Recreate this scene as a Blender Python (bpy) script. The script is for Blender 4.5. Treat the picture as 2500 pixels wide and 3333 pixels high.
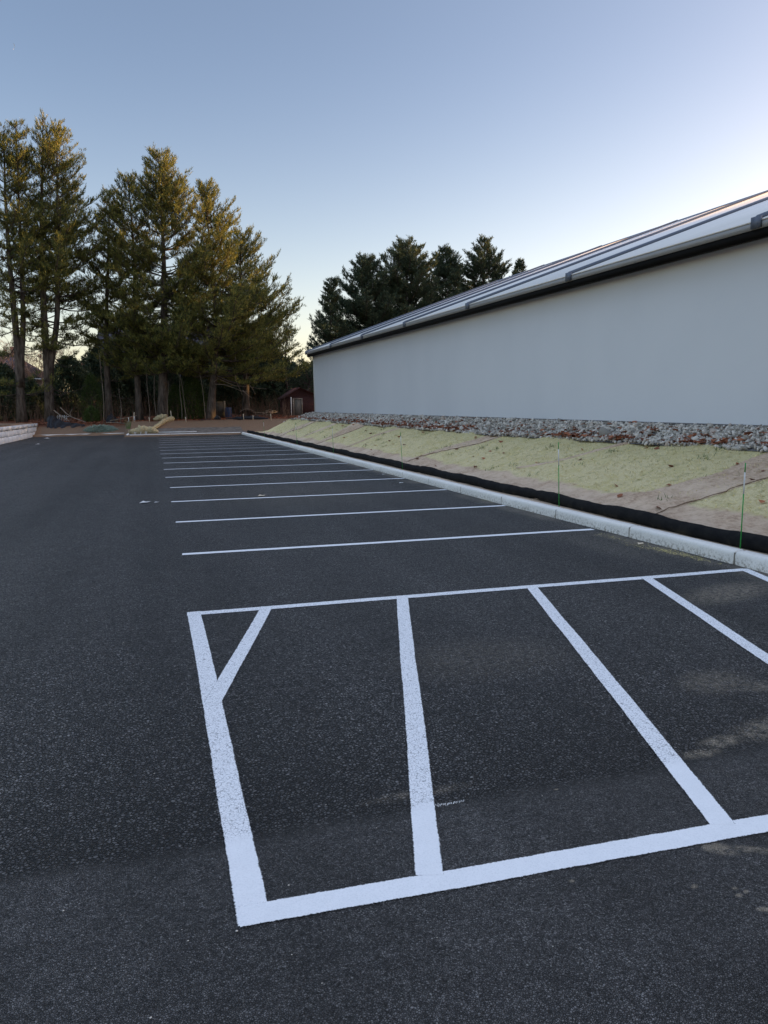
import bpy, math, random
import numpy as np
from mathutils import Vector, Matrix
R=math.radians
for o in list(bpy.data.objects): bpy.data.objects.remove(o)
scene=bpy.context.scene; col=scene.collection
# ------------------------------------------------------------------ camera
FPX,CAMH=2450.0,1.72338
PITCH,ROLL,YAW=-0.13888,-0.01496,0.29439
def cam_axes():
    cy,sy=math.cos(YAW),math.sin(YAW);cp,sp=math.cos(PITCH),math.sin(PITCH);cr,sr=math.cos(ROLL),math.sin(ROLL)
    f=np.array([sy*cp,cy*cp,sp]); s=np.array([cy,-sy,0.0]); u=np.cross(s,f)
    return cr*s+sr*u, -sr*s+cr*u, f
CS,CU,CF=cam_axes(); CO=np.array([0,0,CAMH])
cd=bpy.data.cameras.new('camera'); cam=bpy.data.objects.new('camera',cd); col.objects.link(cam)
m=Matrix.Identity(4)
for i in range(3): m[i][0]=CS[i]; m[i][1]=CU[i]; m[i][2]=-CF[i]; m[i][3]=CO[i]
cam.matrix_world=m
cd.sensor_fit='VERTICAL'; cd.sensor_height=36; cd.sensor_width=27; cd.lens=36*FPX/3333; cd.clip_end=3000; cd.clip_start=.05
scene.camera=cam
def ray(x,y): return CF+CS*(x-1250)/FPX-CU*(y-1666.5)/FPX
def at(x,y,Y): d=ray(x,y); return CO+d*Y/d[1]          # real point at depth Y seen at photo pixel
def on(x,y,z=0.0): d=ray(x,y); return CO+d*(z-CAMH)/d[2]
# ------------------------------------------------------------------ world / sun
SUN_EL,SUN_AZ=6.0,90.0
OVERHEAD_GAIN=4.1;TINT=(1.06,.915,.885)
w=bpy.data.worlds.new('World'); scene.world=w; w.use_nodes=True
nt=w.node_tree; nt.nodes.clear()
sky=nt.nodes.new('ShaderNodeTexSky'); sky.sky_type='NISHITA'; sky.sun_disc=False
sky.sun_elevation=R(SUN_EL); sky.sun_rotation=R(SUN_AZ); sky.altitude=50; sky.air_density=.7; sky.dust_density=1.8; sky.ozone_density=1.2
bg=nt.nodes.new('ShaderNodeBackground'); bg.inputs['Strength'].default_value=.15
wo=nt.nodes.new('ShaderNodeOutputWorld'); 
# white balance of the sky and unseen overhead sky brightened to light the ground
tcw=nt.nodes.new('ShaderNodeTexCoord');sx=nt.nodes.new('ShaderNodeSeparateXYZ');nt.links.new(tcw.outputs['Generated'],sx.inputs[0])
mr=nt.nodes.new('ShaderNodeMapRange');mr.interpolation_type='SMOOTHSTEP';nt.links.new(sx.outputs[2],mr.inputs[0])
for i_,v_ in enumerate((.50,.82,1.0,OVERHEAD_GAIN)): mr.inputs[i_+1].default_value=v_
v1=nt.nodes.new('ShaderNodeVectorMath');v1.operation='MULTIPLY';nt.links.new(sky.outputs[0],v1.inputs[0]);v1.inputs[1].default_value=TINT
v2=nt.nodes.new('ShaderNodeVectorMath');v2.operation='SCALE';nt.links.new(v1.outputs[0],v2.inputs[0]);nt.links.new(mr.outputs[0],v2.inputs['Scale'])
lo=nt.nodes.new('ShaderNodeMapRange');lo.interpolation_type='SMOOTHSTEP';nt.links.new(sx.outputs[2],lo.inputs[0])
for i_,v_ in enumerate((0,.42,1,0)): lo.inputs[i_+1].default_value=v_
v4=nt.nodes.new('ShaderNodeMix');v4.data_type='RGBA';v4.blend_type='MULTIPLY';nt.links.new(lo.outputs[0],v4.inputs[0]);nt.links.new(v2.outputs[0],v4.inputs[6]);v4.inputs[7].default_value=(1.46,1.30,1.10,1)
v2=v4;v2.outputs
v3=nt.nodes.new('ShaderNodeMix');v3.data_type='RGBA';v3.blend_type='MULTIPLY';m2=nt.nodes.new('ShaderNodeMapRange');nt.links.new(sx.outputs[2],m2.inputs[0])
m2.inputs[1].default_value=.48;m2.inputs[2].default_value=.75;nt.links.new(m2.outputs[0],v3.inputs[0]);nt.links.new(v4.outputs[2],v3.inputs[6]);v3.inputs[7].default_value=(1.14,1.0,.86,1)
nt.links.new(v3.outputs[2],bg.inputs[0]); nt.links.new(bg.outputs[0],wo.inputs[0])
sl=bpy.data.lights.new('sun','SUN'); sl.energy=5.0; sl.angle=R(.5); sl.color=(1.0,.60,.21)
so=bpy.data.objects.new('sun',sl); col.objects.link(so)
sd=Vector((math.sin(R(SUN_AZ))*math.cos(R(SUN_EL)),math.cos(R(SUN_AZ))*math.cos(R(SUN_EL)),math.sin(R(SUN_EL))))
so.rotation_euler=sd.to_track_quat('Z','Y').to_euler()
so.location=(60,10,30)
vs=scene.view_settings; vs.view_transform='Standard'; vs.look='None'; vs.gamma=1; vs.exposure=1.42
try: vs.use_curve_mapping=False
except Exception: pass
scene.render.engine='CYCLES'
# ------------------------------------------------------------------ helpers
def tag(o,label=None,cat=None,group=None,kind=None):
    if label:o['label']=label
    if cat:o['category']=cat
    if group:o['group']=group
    if kind:o['kind']=kind
    return o
class MB:
    def __init__(s): s.v=[];s.f=[];s.n=0;s.c=[];s.uv=[]
    def add(s,v,faces,c=None,uv=None):
        v=np.asarray(v,float).reshape(-1,3)
        for f in faces: s.f.append(np.asarray(f,np.int64).reshape(-1,np.asarray(f).shape[-1])+s.n)
        s.v.append(v);s.n+=len(v)
        if c is None: c=np.full((len(v),),.5)
        s.c.append(np.broadcast_to(np.asarray(c,float).reshape(-1),(len(v),)) if np.size(c)==1 else np.asarray(c,float))
        s.uv.append(np.zeros((len(v),2)) if uv is None else np.asarray(uv,float))
    def box(s,a,b,c=None):
        x0,y0,z0=a;x1,y1,z1=b
        v=[(x0,y0,z0),(x1,y0,z0),(x1,y1,z0),(x0,y1,z0),(x0,y0,z1),(x1,y0,z1),(x1,y1,z1),(x0,y1,z1)]
        s.add(v,[[(0,3,2,1),(4,5,6,7),(0,1,5,4),(1,2,6,5),(2,3,7,6),(3,0,4,7)]],c)
    def obox(s,p,q,w,h,c=None,up=(0,0,1)):   # oriented box from p to q, section w x h
        p=np.array(p,float);q=np.array(q,float);d=q-p;d/=np.linalg.norm(d)
        a=np.cross(d,up); 
        if np.linalg.norm(a)<1e-4:a=np.cross(d,(0,1,0))
        a/=np.linalg.norm(a);b=np.cross(a,d)
        v=[e+a*w/2*i+b*h/2*j for e in (p,q) for i,j in ((-1,-1),(1,-1),(1,1),(-1,1))]
        s.add(v,[[(0,1,2,3),(4,7,6,5),(0,4,5,1),(1,5,6,2),(2,6,7,3),(3,7,4,0)]],c)
    def tube(s,pts,rad,n=6,c=None,cap=True,nz=0,seed=0):
        pts=np.asarray(pts,float);k=len(pts);rad=np.broadcast_to(np.asarray(rad,float),(k,))
        t=np.gradient(pts,axis=0);t/=np.linalg.norm(t,axis=1)[:,None]+1e-9
        ref=np.array([0,0,1.0]) if abs(t[:,2]).mean()<.8 else np.array([1.0,0,0])
        a=np.cross(t,ref);a/=np.linalg.norm(a,axis=1)[:,None]+1e-9;b=np.cross(t,a)
        th=np.arange(n)*2*math.pi/n
        rr=rad[:,None]*np.ones((k,n))
        if nz: rr=rr*(1+np.random.default_rng(seed).normal(0,nz,(k,n)))
        v=pts[:,None]+rr[:,:,None]*(a[:,None]*np.cos(th)[None,:,None]+b[:,None]*np.sin(th)[None,:,None])
        i=np.arange(k-1)[:,None]*n;j=np.arange(n)[None];j2=(j+1)%n
        f=np.stack([i+j,i+j2,i+n+j2,i+n+j],-1).reshape(-1,4)
        fs=[f]
        if cap:
            fs.append(np.array([list(range(n))[::-1]]));fs.append(np.array([[ (k-1)*n+q for q in range(n)]]))
        s.add(v.reshape(-1,3),fs,c)
    def build(s,name,mat,parent=None,smooth=False):
        me=bpy.data.meshes.new(name)
        V=np.concatenate(s.v); nl=[];idx=[]
        for f in s.f: nl.append(np.full(len(f),f.shape[1]));idx.append(f.ravel())
        nl=np.concatenate(nl);idx=np.concatenate(idx)
        me.vertices.add(len(V));me.vertices.foreach_set('co',V.ravel().astype(np.float32))
        me.loops.add(len(idx));me.loops.foreach_set('vertex_index',idx.astype(np.int32))
        me.polygons.add(len(nl));st=np.concatenate([[0],np.cumsum(nl)[:-1]])
        me.polygons.foreach_set('loop_start',st.astype(np.int32));me.polygons.foreach_set('loop_total',nl.astype(np.int32))
        if smooth: me.polygons.foreach_set('use_smooth',np.ones(len(nl),bool))
        me.update(calc_edges=True)
        c=np.concatenate(s.c);a=me.attributes.new('rnd','FLOAT','POINT');a.data.foreach_set('value',c.astype(np.float32))
        uv=np.concatenate(s.uv);ul=me.uv_layers.new(name='UVMap');ul.data.foreach_set('uv',uv[idx].ravel().astype(np.float32))
        me.materials.append(mat)
        o=bpy.data.objects.new(name,me);col.objects.link(o)
        if parent is not None:
            o.parent=parent
            o.matrix_parent_inverse=parent.matrix_world.inverted() if False else Matrix.Translation(-Vector(parent.location))
        return o
def empty(name,loc,label=None,cat=None,group=None,kind=None):
    o=bpy.data.objects.new(name,None);o.location=loc;o.empty_display_size=.2;col.objects.link(o)
    return tag(o,label,cat,group,kind)
# ------------------------------------------------------------------ materials
class NM:
    def __init__(s,name,rough=.8,spec=.3,metal=0):
        s.m=bpy.data.materials.new(name);s.m.use_nodes=True;s.t=s.m.node_tree;s.t.nodes.clear()
        s.out=s.n('ShaderNodeOutputMaterial');s.b=s.n('ShaderNodeBsdfPrincipled')
        s.l(s.b.outputs[0],s.out.inputs[0]);s.b.inputs['Roughness'].default_value=rough
        s.b.inputs['Specular IOR Level'].default_value=spec;s.b.inputs['Metallic'].default_value=metal
        s.tc=s.n('ShaderNodeTexCoord')
    def n(s,t,**k):
        x=s.t.nodes.new(t)
        for a,b in k.items(): setattr(x,a,b)
        return x
    def l(s,a,b): s.t.links.new(a,b)
    def val(s,x,inp):
        if hasattr(x,'links') or isinstance(x,bpy.types.NodeSocket): s.l(x,inp)
        else: inp.default_value=x
    def noise(s,scale,detail=4,rough=.6,vec=None,dist=0,dims='3D'):
        x=s.n('ShaderNodeTexNoise');x.inputs['Scale'].default_value=scale;x.inputs['Detail'].default_value=detail
        x.inputs['Roughness'].default_value=rough;x.inputs['Distortion'].default_value=dist
        s.l(vec if vec is not None else s.tc.outputs['Object'],x.inputs['Vector']);return x.outputs['Fac']
    def mapping(s,sc,loc=(0,0,0),rot=(0,0,0),vec=None):
        x=s.n('ShaderNodeMapping');x.inputs['Scale'].default_value=sc;x.inputs['Location'].default_value=loc;x.inputs['Rotation'].default_value=rot
        s.l(vec if vec is not None else s.tc.outputs['Object'],x.inputs['Vector']);return x.outputs[0]
    def vor(s,scale,feat='F1',vec=None,out='Distance',rnd=1):
        x=s.n('ShaderNodeTexVoronoi',feature=feat);x.inputs['Scale'].default_value=scale;x.inputs['Randomness'].default_value=rnd
        s.l(vec if vec is not None else s.tc.outputs['Object'],x.inputs['Vector']);return x.outputs[out]
    def rng(s,f,a,b,c=0,d=1,smooth=True):
        x=s.n('ShaderNodeMapRange',interpolation_type='SMOOTHSTEP' if smooth else 'LINEAR')
        s.val(f,x.inputs[0])
        for i,q in enumerate((a,b,c,d)): s.val(q,x.inputs[i+1])
        return x.outputs[0]
    def math(s,op,a,b=0.0,c=None):
        x=s.n('ShaderNodeMath',operation=op);s.val(a,x.inputs[0]);s.val(b,x.inputs[1])
        if c is not None:s.val(c,x.inputs[2])
        return x.outputs[0]
    def mix(s,f,a,b,mode='MIX'):
        x=s.n('ShaderNodeMix',data_type='RGBA',blend_type=mode)
        s.val(f,x.inputs[0])
        for q,i in ((a,6),(b,7)):
            if isinstance(q,tuple): x.inputs[i].default_value=(*q,1) if len(q)==3 else q
            else: s.l(q,x.inputs[i])
        return x.outputs[2]
    def attr(s,name='rnd'): 
        x=s.n('ShaderNodeAttribute',attribute_name=name);return x.outputs['Fac']
    def bump(s,h,strength=.4,dist=.01):
        x=s.n('ShaderNodeBump');x.inputs['Strength'].default_value=strength;x.inputs['Distance'].default_value=dist
        s.l(h,x.inputs['Height']);s.l(x.outputs[0],s.b.inputs['Normal']);return x
    def color(s,c):
        if isinstance(c,tuple): s.b.inputs['Base Color'].default_value=(*c,1)
        else: s.l(c,s.b.inputs['Base Color'])
    def sep(s,v=None):
        x=s.n('ShaderNodeSeparateXYZ');s.l(v if v is not None else s.tc.outputs['Object'],x.inputs[0]);return x.outputs
def simple(name,c1,c2,scale=3,rough=.8,spec=.2,metal=0,bump=.2,bs=None,dist=.01,stretch=(1,1,1)):
    q=NM(name,rough,spec,metal);v=q.mapping(stretch)
    q.color(q.mix(q.rng(q.noise(scale,5,vec=v),.3,.7),c1,c2))
    if bump: q.bump(q.noise(bs or scale*8,4,vec=v),bump,dist)
    return q.m
def asphalt_nodes(q):
    """shared grain: returns (edge distance 0..1, stone random, near mask)"""
    o=q.tc.outputs['Object'];x,y,z=q.sep()
    nz=q.noise(1.6,3)
    seam=q.math('ADD',y,q.math('MULTIPLY',q.math('SUBTRACT',nz,.5),.16))
    near=q.rng(seam,2.80,2.94,1,0)
    wv=q.n('ShaderNodeVectorMath',operation='ADD');nn=q.n('ShaderNodeTexNoise');nn.inputs['Scale'].default_value=55;q.l(o,nn.inputs[0])
    sc=q.n('ShaderNodeVectorMath',operation='SCALE');q.l(nn.outputs['Color'],sc.inputs[0]);sc.inputs['Scale'].default_value=.009
    q.l(o,wv.inputs[0]);q.l(sc.outputs[0],wv.inputs[1]);wv=wv.outputs[0]
    flat=q.mapping((1,1,.001),vec=wv)
    eC=q.vor(64,'DISTANCE_TO_EDGE',flat);eF=q.vor(150,'DISTANCE_TO_EDGE',flat)
    cC=q.vor(64,'F1',flat,'Color');cF=q.vor(150,'F1',flat,'Color')
    rc=q.sep(cC)[0];rf=q.sep(cF)[0]
    mixf=lambda f,a,b: q.math('ADD',q.math('MULTIPLY',a,q.math('SUBTRACT',1.0,f)),q.math('MULTIPLY',b,f))
    e=mixf(near,q.rng(eC,0,.22),q.math('ADD',q.math('MULTIPLY',q.rng(eF,0,.2),.5),.35))
    r=mixf(near,rc,rf)
    return e,r,near
def m_asphalt():
    q=NM('asphalt',.72,.35)
    e,r,near=asphalt_nodes(q)
    big=q.noise(.35,4,.6,q.mapping((1,.35,1)));mid=q.noise(3.0,5,.7);lane=q.noise(.9,3,.5,q.mapping((1.6,.05,1)))
    stone=q.mix(r,(.027,.0258,.0252),(.120,.114,.109))
    stone=q.mix(q.rng(r,.93,.99),stone,(.13,.125,.115))
    c=q.mix(e,(.002,.002,.002),stone)
    tone=q.math('ADD',q.math('MULTIPLY',big,.5),q.math('ADD',q.math('MULTIPLY',mid,.35),q.math('MULTIPLY',lane,.5)))
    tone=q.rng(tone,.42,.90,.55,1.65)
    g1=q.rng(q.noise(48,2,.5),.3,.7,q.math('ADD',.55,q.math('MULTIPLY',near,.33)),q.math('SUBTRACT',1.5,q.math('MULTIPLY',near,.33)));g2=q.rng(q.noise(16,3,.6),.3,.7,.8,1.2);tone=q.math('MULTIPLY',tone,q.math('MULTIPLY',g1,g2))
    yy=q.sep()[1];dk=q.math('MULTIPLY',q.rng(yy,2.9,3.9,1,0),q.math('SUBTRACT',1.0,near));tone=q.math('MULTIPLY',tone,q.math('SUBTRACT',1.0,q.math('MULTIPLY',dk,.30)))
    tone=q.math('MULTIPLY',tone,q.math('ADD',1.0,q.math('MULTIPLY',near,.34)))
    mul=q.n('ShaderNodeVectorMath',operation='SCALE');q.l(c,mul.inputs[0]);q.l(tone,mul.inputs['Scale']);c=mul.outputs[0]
    # dried sand and dust left on the new paving
    dn=q.noise(22,8,.85);x,y,z=q.sep()
    spots=[(4.95,5.50,.75,.30,.62,.3),(3.05,3.05,.30,.13,.62,.2),(2.70,3.00,.16,.07,.75,.1),(2.50,2.92,.14,.05,.8,.0),(2.02,2.23,.085,.045,1.3,-.6),(2.14,2.18,.13,.03,.7,-.5),
     (1.77,2.065,.020,.012,1.0,.5),(1.90,2.01,.014,.012,1,0),(1.925,1.985,.016,.010,1,.4),(1.885,1.975,.018,.012,1,.2),(1.985,1.915,.018,.012,1,0),(1.915,1.885,.035,.016,1.1,-.4),
     (3.25,3.70,.32,.22,.38,.2),(1.655,2.835,.016,.009,1.1,0),(1.37,2.23,.014,.01,.8,0),(3.6,3.5,.5,.12,.45,-.3),(2.1,4.6,.8,.5,.16,0),(1.05,3.0,.3,.05,.3,0),(5.2,8.0,.4,1.4,.16,0),(2.6,15,2.2,3,.12,0)]
    msk=None
    for (cx,cy,rx,ry,st,an) in spots:
        mp=q.n('ShaderNodeMapping',vector_type='TEXTURE');mp.inputs['Location'].default_value=(cx,cy,0);mp.inputs['Scale'].default_value=(rx,ry,1);mp.inputs['Rotation'].default_value=(0,0,an)
        fl=q.n('ShaderNodeVectorMath',operation='MULTIPLY');q.l(q.tc.outputs['Object'],fl.inputs[0]);fl.inputs[1].default_value=(1,1,0)
        q.l(fl.outputs[0],mp.inputs[0]);ln=q.n('ShaderNodeVectorMath',operation='LENGTH');q.l(mp.outputs[0],ln.inputs[0])
        g=q.math('MULTIPLY',q.rng(ln.outputs['Value'],.25,1.15,1,0),st)
        msk=g if msk is None else q.math('MAXIMUM',msk,g)
    msk=q.math('MULTIPLY',msk,q.rng(dn,.42,.58,.12,1.3))
    dirt=q.math('MULTIPLY',q.rng(q.noise(2.2,6,.8,q.mapping((1,1,1),(7,3,0))),.60,.80),.16)
    msk=q.math('MINIMUM',q.math('ADD',msk,dirt),.85)
    # muddy edge by the kerb
    kb=q.math('MULTIPLY',q.rng(x,5.35,5.80),q.rng(q.noise(1.1,5,.7,q.mapping((1,.6,1),(3,0,0))),.42,.66))
    msk=q.math('MAXIMUM',msk,q.math('MULTIPLY',kb,.55))
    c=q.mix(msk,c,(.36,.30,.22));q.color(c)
    q.b.inputs['Roughness'].default_value=.6
    q.bump(q.math('ADD',e,q.math('MULTIPLY',r,.5)),1.0,.016)
    return q.m
def m_paint():
    q=NM('road_paint',.55,.4)
    e,r,near=asphalt_nodes(q)
    w_=q.noise(9,5,.7);pores=q.rng(e,.06,.34,1,0)
    pores=q.math('MULTIPLY',pores,q.rng(q.noise(46,4,.7),.34,.64,.14,.95))
    pores=q.math('MULTIPLY',pores,q.rng(near,0,1,.72,.42));pores=q.math('MULTIPLY',pores,q.rng(q.sep()[1],6.6,9,1,.35))
    wh=q.mix(w_,(.74,.75,.75),(.88,.88,.88));wh=q.mix(q.math('MULTIPLY',q.rng(q.noise(150,4,.8),.45,.72),.35),wh,(.42,.43,.45))
    q.color(q.mix(pores,wh,(.03,.032,.038)))
    uv=q.n('ShaderNodeUVMap');u=q.sep(uv.outputs[0])[0]
    ed=q.math('MULTIPLY',q.math('SUBTRACT',.5,q.math('ABSOLUTE',q.math('SUBTRACT',u,.5))),1.0)
    nn=q.noise(120,3,.7);n2=q.noise(12,2,.5)
    a=q.math('ADD',ed,q.math('ADD',q.math('MULTIPLY',q.math('SUBTRACT',nn,.5),.13),q.math('MULTIPLY',q.math('SUBTRACT',n2,.5),.07)))
    al=q.rng(a,.01,.055)
    q.l(al,q.b.inputs['Alpha']);q.bump(e,.25,.002)
    return q.m
MAT={}
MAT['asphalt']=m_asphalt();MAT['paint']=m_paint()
def m_conc(name,base=(.84,.80,.73),dirty=(.22,.18,.13),dirt=.75,side=True):
    q=NM(name,.85,.2)
    n1=q.noise(1.3,5);n2=q.noise(26,6,.75);n3=q.noise(150,3)
    c=q.mix(n1,base,tuple(v*.82 for v in base))
    c=q.mix(q.math('MULTIPLY',q.rng(n3,.45,.7),.25),c,tuple(v*.6 for v in base))
    z=q.sep()[2];low=q.rng(z,.0,.13,1,.12) if side else .4
    c=q.mix(q.math('MULTIPLY',q.math('MULTIPLY',q.rng(n2,.47,.60),low),dirt),c,dirty);q.color(c)
    q.bump(n3,.25,.003);return q.m
MAT['kerb']=m_conc('kerb_concrete')
MAT['mortar']=simple('joint_mortar',(.30,.27,.22),(.16,.14,.11),20)
MAT['block']=m_conc('block_concrete',(.60,.645,.69),(.40,.41,.42),.3,False)
def m_wall():
    q=NM('render_coat',.75,.25)
    st=q.noise(.35,3,.5,q.mapping((1,1,.12)));n=q.noise(.5,4);f=q.noise(60,4,.7,q.mapping((1,1,4)))
    c=q.mix(q.rng(q.math('ADD',q.math('MULTIPLY',st,.6),q.math('MULTIPLY',n,.4)),.35,.65),(.60,.61,.62),(.635,.643,.65));q.color(c)
    q.bump(f,.12,.003);return q.m
MAT['wall']=m_wall()
MAT['wall_trim']=simple('wall_trim',(.62,.60,.56),(.56,.54,.5),2,.5)
MAT['flash']=simple('base_flashing',(.13,.12,.115),(.09,.085,.08),2,.5)
def m_roof(name,c,rough,metal=.85):
    q=NM(name,rough,.5,metal);n=q.noise(.8,4,.5,q.mapping((.4,3,1)))
    q.color(q.mix(n,c,tuple(v*.82 for v in c)));q.bump(q.noise(.9,2),.15,.02);return q.m
MAT['roof']=m_roof('roof_metal',(.80,.75,.69),.36,.15)
MAT['rib']=m_roof('rib_metal',(.12,.135,.17),.5,.3)
MAT['fascia']=m_roof('fascia_metal',(.30,.29,.275),.5,.1)
MAT['gutter']=simple('gutter_black',(.006,.0055,.005),(.009,.008,.007),3,.7,.05)
MAT['soffit']=simple('soffit_brown',(.06,.04,.028),(.04,.028,.02),3,.7)
MAT['bark']=simple('bark',(.05,.040,.033),(.15,.122,.10),7,.95,.05,0,.9,9,.05,(1,1,.22))
MAT['bark_pale']=simple('bark_pale',(.12,.095,.075),(.22,.18,.14),7,.95,.05,0,.6,14,.02,(1,1,.22))
MAT['twig']=simple('sun_tinted_twig',(.26,.15,.10),(.44,.28,.19),3,.9,.05,0,0)  # twigs coloured peach as if low sun reached them
MAT['deadwood']=simple('dead_wood',(.20,.165,.13),(.30,.25,.20),6,.9,.05,0,0)
def m_leaf(name,c1,c2,trans=.32,rough=.65):
    q=NM(name,rough,.25);f=q.attr();c=q.mix(f,c1,c2);q.color(c)
    tr=q.n('ShaderNodeBsdfTranslucent');q.l(c,tr.inputs[0]);mx=q.n('ShaderNodeMixShader');mx.inputs[0].default_value=trans
    q.l(q.b.outputs[0],mx.inputs[1]);q.l(tr.outputs[0],mx.inputs[2]);q.l(mx.outputs[0],q.out.inputs[0]);return q.m
MAT['needle']=m_leaf('pine_needles',(.016,.046,.020),(.29,.265,.062))
MAT['needle_dark']=m_leaf('dark_needles',(.024,.046,.030),(.10,.125,.062),.15)
MAT['needle_blue']=m_leaf('cut_boughs',(.20,.27,.21),(.33,.40,.33),.1)
MAT['arbor']=m_leaf('arborvitae_leaf',(.03,.055,.012),(.09,.13,.03),.15)
MAT['dryleaf']=m_leaf('dry_leaf',(.12,.040,.022),(.42,.16,.08),.2,.8)
MAT['brush']=m_leaf('brush_twigs',(.07,.04,.028),(.22,.13,.08),.1)
MAT['straw']=m_leaf('straw_fibre',(.50,.43,.17),(.90,.76,.34),.15,.85)
MAT['grassblade']=m_leaf('grass_blade',(.05,.10,.03),(.16,.22,.08),.25)
MAT['strawroll']=simple('straw_roll',(.36,.29,.16),(.52,.43,.26),9,.95,.05,0,1.0,40,.03)
MAT['fabric']=simple('black_fabric',(.012,.012,.014),(.03,.03,.035),3,.6,.3,0,.6,5,.05)
def m_sock():
    q=NM('sock_mesh',.95,.08);n=q.noise(6,5,.7);f=q.vor(160)
    z=q.sep()[2]
    c=q.mix(q.rng(n,.3,.7),(.010,.010,.011),(.020,.019,.018))
    c=q.mix(q.math('MULTIPLY',q.rng(n,.5,.7),q.rng(z,.14,.22,.5,0)),c,(.07,.055,.035));q.color(c)
    q.bump(q.math('ADD',q.math('MULTIPLY',f,.5),n),.6,.012);return q.m
MAT['sock']=m_sock()
def m_blanket(name,yel):
    q=NM(name,.95,.05)
    uv=q.n('ShaderNodeUVMap');U=q.sep(uv.outputs[0]);v=U[1]
    fib=q.noise(30,5,.8,q.mapping((1,.35,1)));f2=q.noise(110,4,.7);big=q.noise(.9,4,.6);clump=q.noise(6,5,.7);mid=q.noise(2.2,4,.6)
    jute=q.mix(q.rng(fib,.3,.7),(.34,.225,.15),(.64,.47,.33))
    jute=q.mix(q.rng(q.math('ADD',q.math('MULTIPLY',big,.6),q.math('MULTIPLY',clump,.4)),.4,.62),jute,(.66,.50,.36))
    if yel:
        y1=q.mix(q.rng(f2,.25,.75),(.40,.33,.17),(.90,.76,.45))
        y1=q.mix(q.rng(clump,.52,.72),y1,(.36,.32,.16))
        y1=q.mix(q.math('MULTIPLY',q.rng(mid,.48,.66),.5),y1,(.54,.46,.21))
        y1=q.mix(q.math('MULTIPLY',q.rng(v,.62,1.0),.45),y1,(.44,.39,.19))
        ed=q.math('ADD',v,q.math('ADD',q.math('MULTIPLY',q.math('SUBTRACT',big,.5),.22),q.math('MULTIPLY',q.math('SUBTRACT',clump,.5),.10)))
        m_=q.rng(ed,.24,.29)
        c=q.mix(m_,jute,y1)
        # narrow bare creases running up the slope
        u=U[0]
    else: c=jute
    q.color(c)
    q.bump(q.math('ADD',q.math('MULTIPLY',fib,.6),q.math('ADD',q.math('MULTIPLY',f2,.4),q.math('MULTIPLY',clump,1.2))),.9,.025);return q.m
MAT['blanket']=m_blanket('erosion_blanket',True);MAT['jute']=m_blanket('jute_overlap',False)
MAT['edge']=simple('frayed_edge',(.16,.11,.075),(.28,.20,.14),20,.95,.05,0,.4)
def m_stone():
    q=NM('gravel_stone',.85,.2);f=q.attr();c=q.mix(f,(.16,.14,.11),(.88,.80,.69))
    c=q.mix(q.rng(f,.86,.95),c,(.48,.38,.30));c=q.mix(q.math('MULTIPLY',q.noise(60,3),.5),c,(.26,.24,.21));q.color(c);return q.m
MAT['stone']=m_stone();MAT['gravelbase']=simple('gravel_base',(.10,.095,.09),(.16,.15,.14),30)
def m_ground():
    q=NM('forest_floor',.95,.05)
    n=q.noise(1.2,6,.7);f=q.noise(22,5,.8);x,y,z=q.sep()
    mul=q.mix(q.rng(f,.3,.7),(.10,.040,.024),(.23,.095,.052))
    soil=q.mix(q.rng(f,.3,.7),(.18,.115,.075),(.28,.19,.125))
    c=q.mix(q.rng(q.math('ADD',y,q.math('MULTIPLY',n,2.0)),60.4,61.6),soil,mul)
    far=q.rng(y,75,110);c=q.mix(far,c,(.07,.075,.04))
    q.color(c);q.bump(q.math('ADD',f,n),.9,.06);return q.m
MAT['ground']=m_ground()
MAT['dirt']=simple('island_dirt',(.20,.175,.15),(.12,.105,.09),3,.95,.05,0,.7,20,.03)
MAT['white']=simple('white_paint',(.72,.71,.68),(.6,.59,.56),9,.5)
MAT['green']=simple('green_rod',(.012,.30,.04),(.015,.24,.035),9,.45,.5)
MAT['wood']=simple('raw_wood',(.52,.42,.30),(.66,.55,.40),10,.8,.1,0,.2)
MAT['greywood']=simple('grey_board',(.13,.12,.10),(.20,.18,.15),3,.9,.1,0,.3,12,.01,(6,6,1))
MAT['shingle']=simple('roof_shingle',(.045,.040,.046),(.095,.085,.10),6,.9,.1,0,.5,12,.02)
MAT['darkside']=simple('dark_siding',(.045,.035,.03),(.07,.055,.045),2,.9)
MAT['pink']=simple('sun_tinted_siding',(.52,.36,.31),(.60,.43,.36),2,.8)  # warm sunlight on the far house put into the siding colour
MAT['redside']=simple('red_siding',(.045,.022,.02),(.075,.034,.030),3,.85,.1,0,.3,10,.01,(6,6,1))
MAT['chimney']=simple('chimney_brick',(.20,.075,.05),(.28,.11,.07),8)
MAT['glass']=simple('dark_glass',(.02,.022,.028),(.03,.032,.04),1,.15,.6,0,0)
MAT['blue']=simple('blue_plastic',(.03,.07,.17),(.04,.09,.22),3,.5,.4)
MAT['pipe']=simple('pale_plastic',(.62,.60,.56),(.5,.48,.45),3,.5,.4)
MAT['moon']=simple('moon_dust',(.75,.74,.72),(.7,.69,.67),1,.9,.1,0,0)
rng=np.random.default_rng(7)
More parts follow.
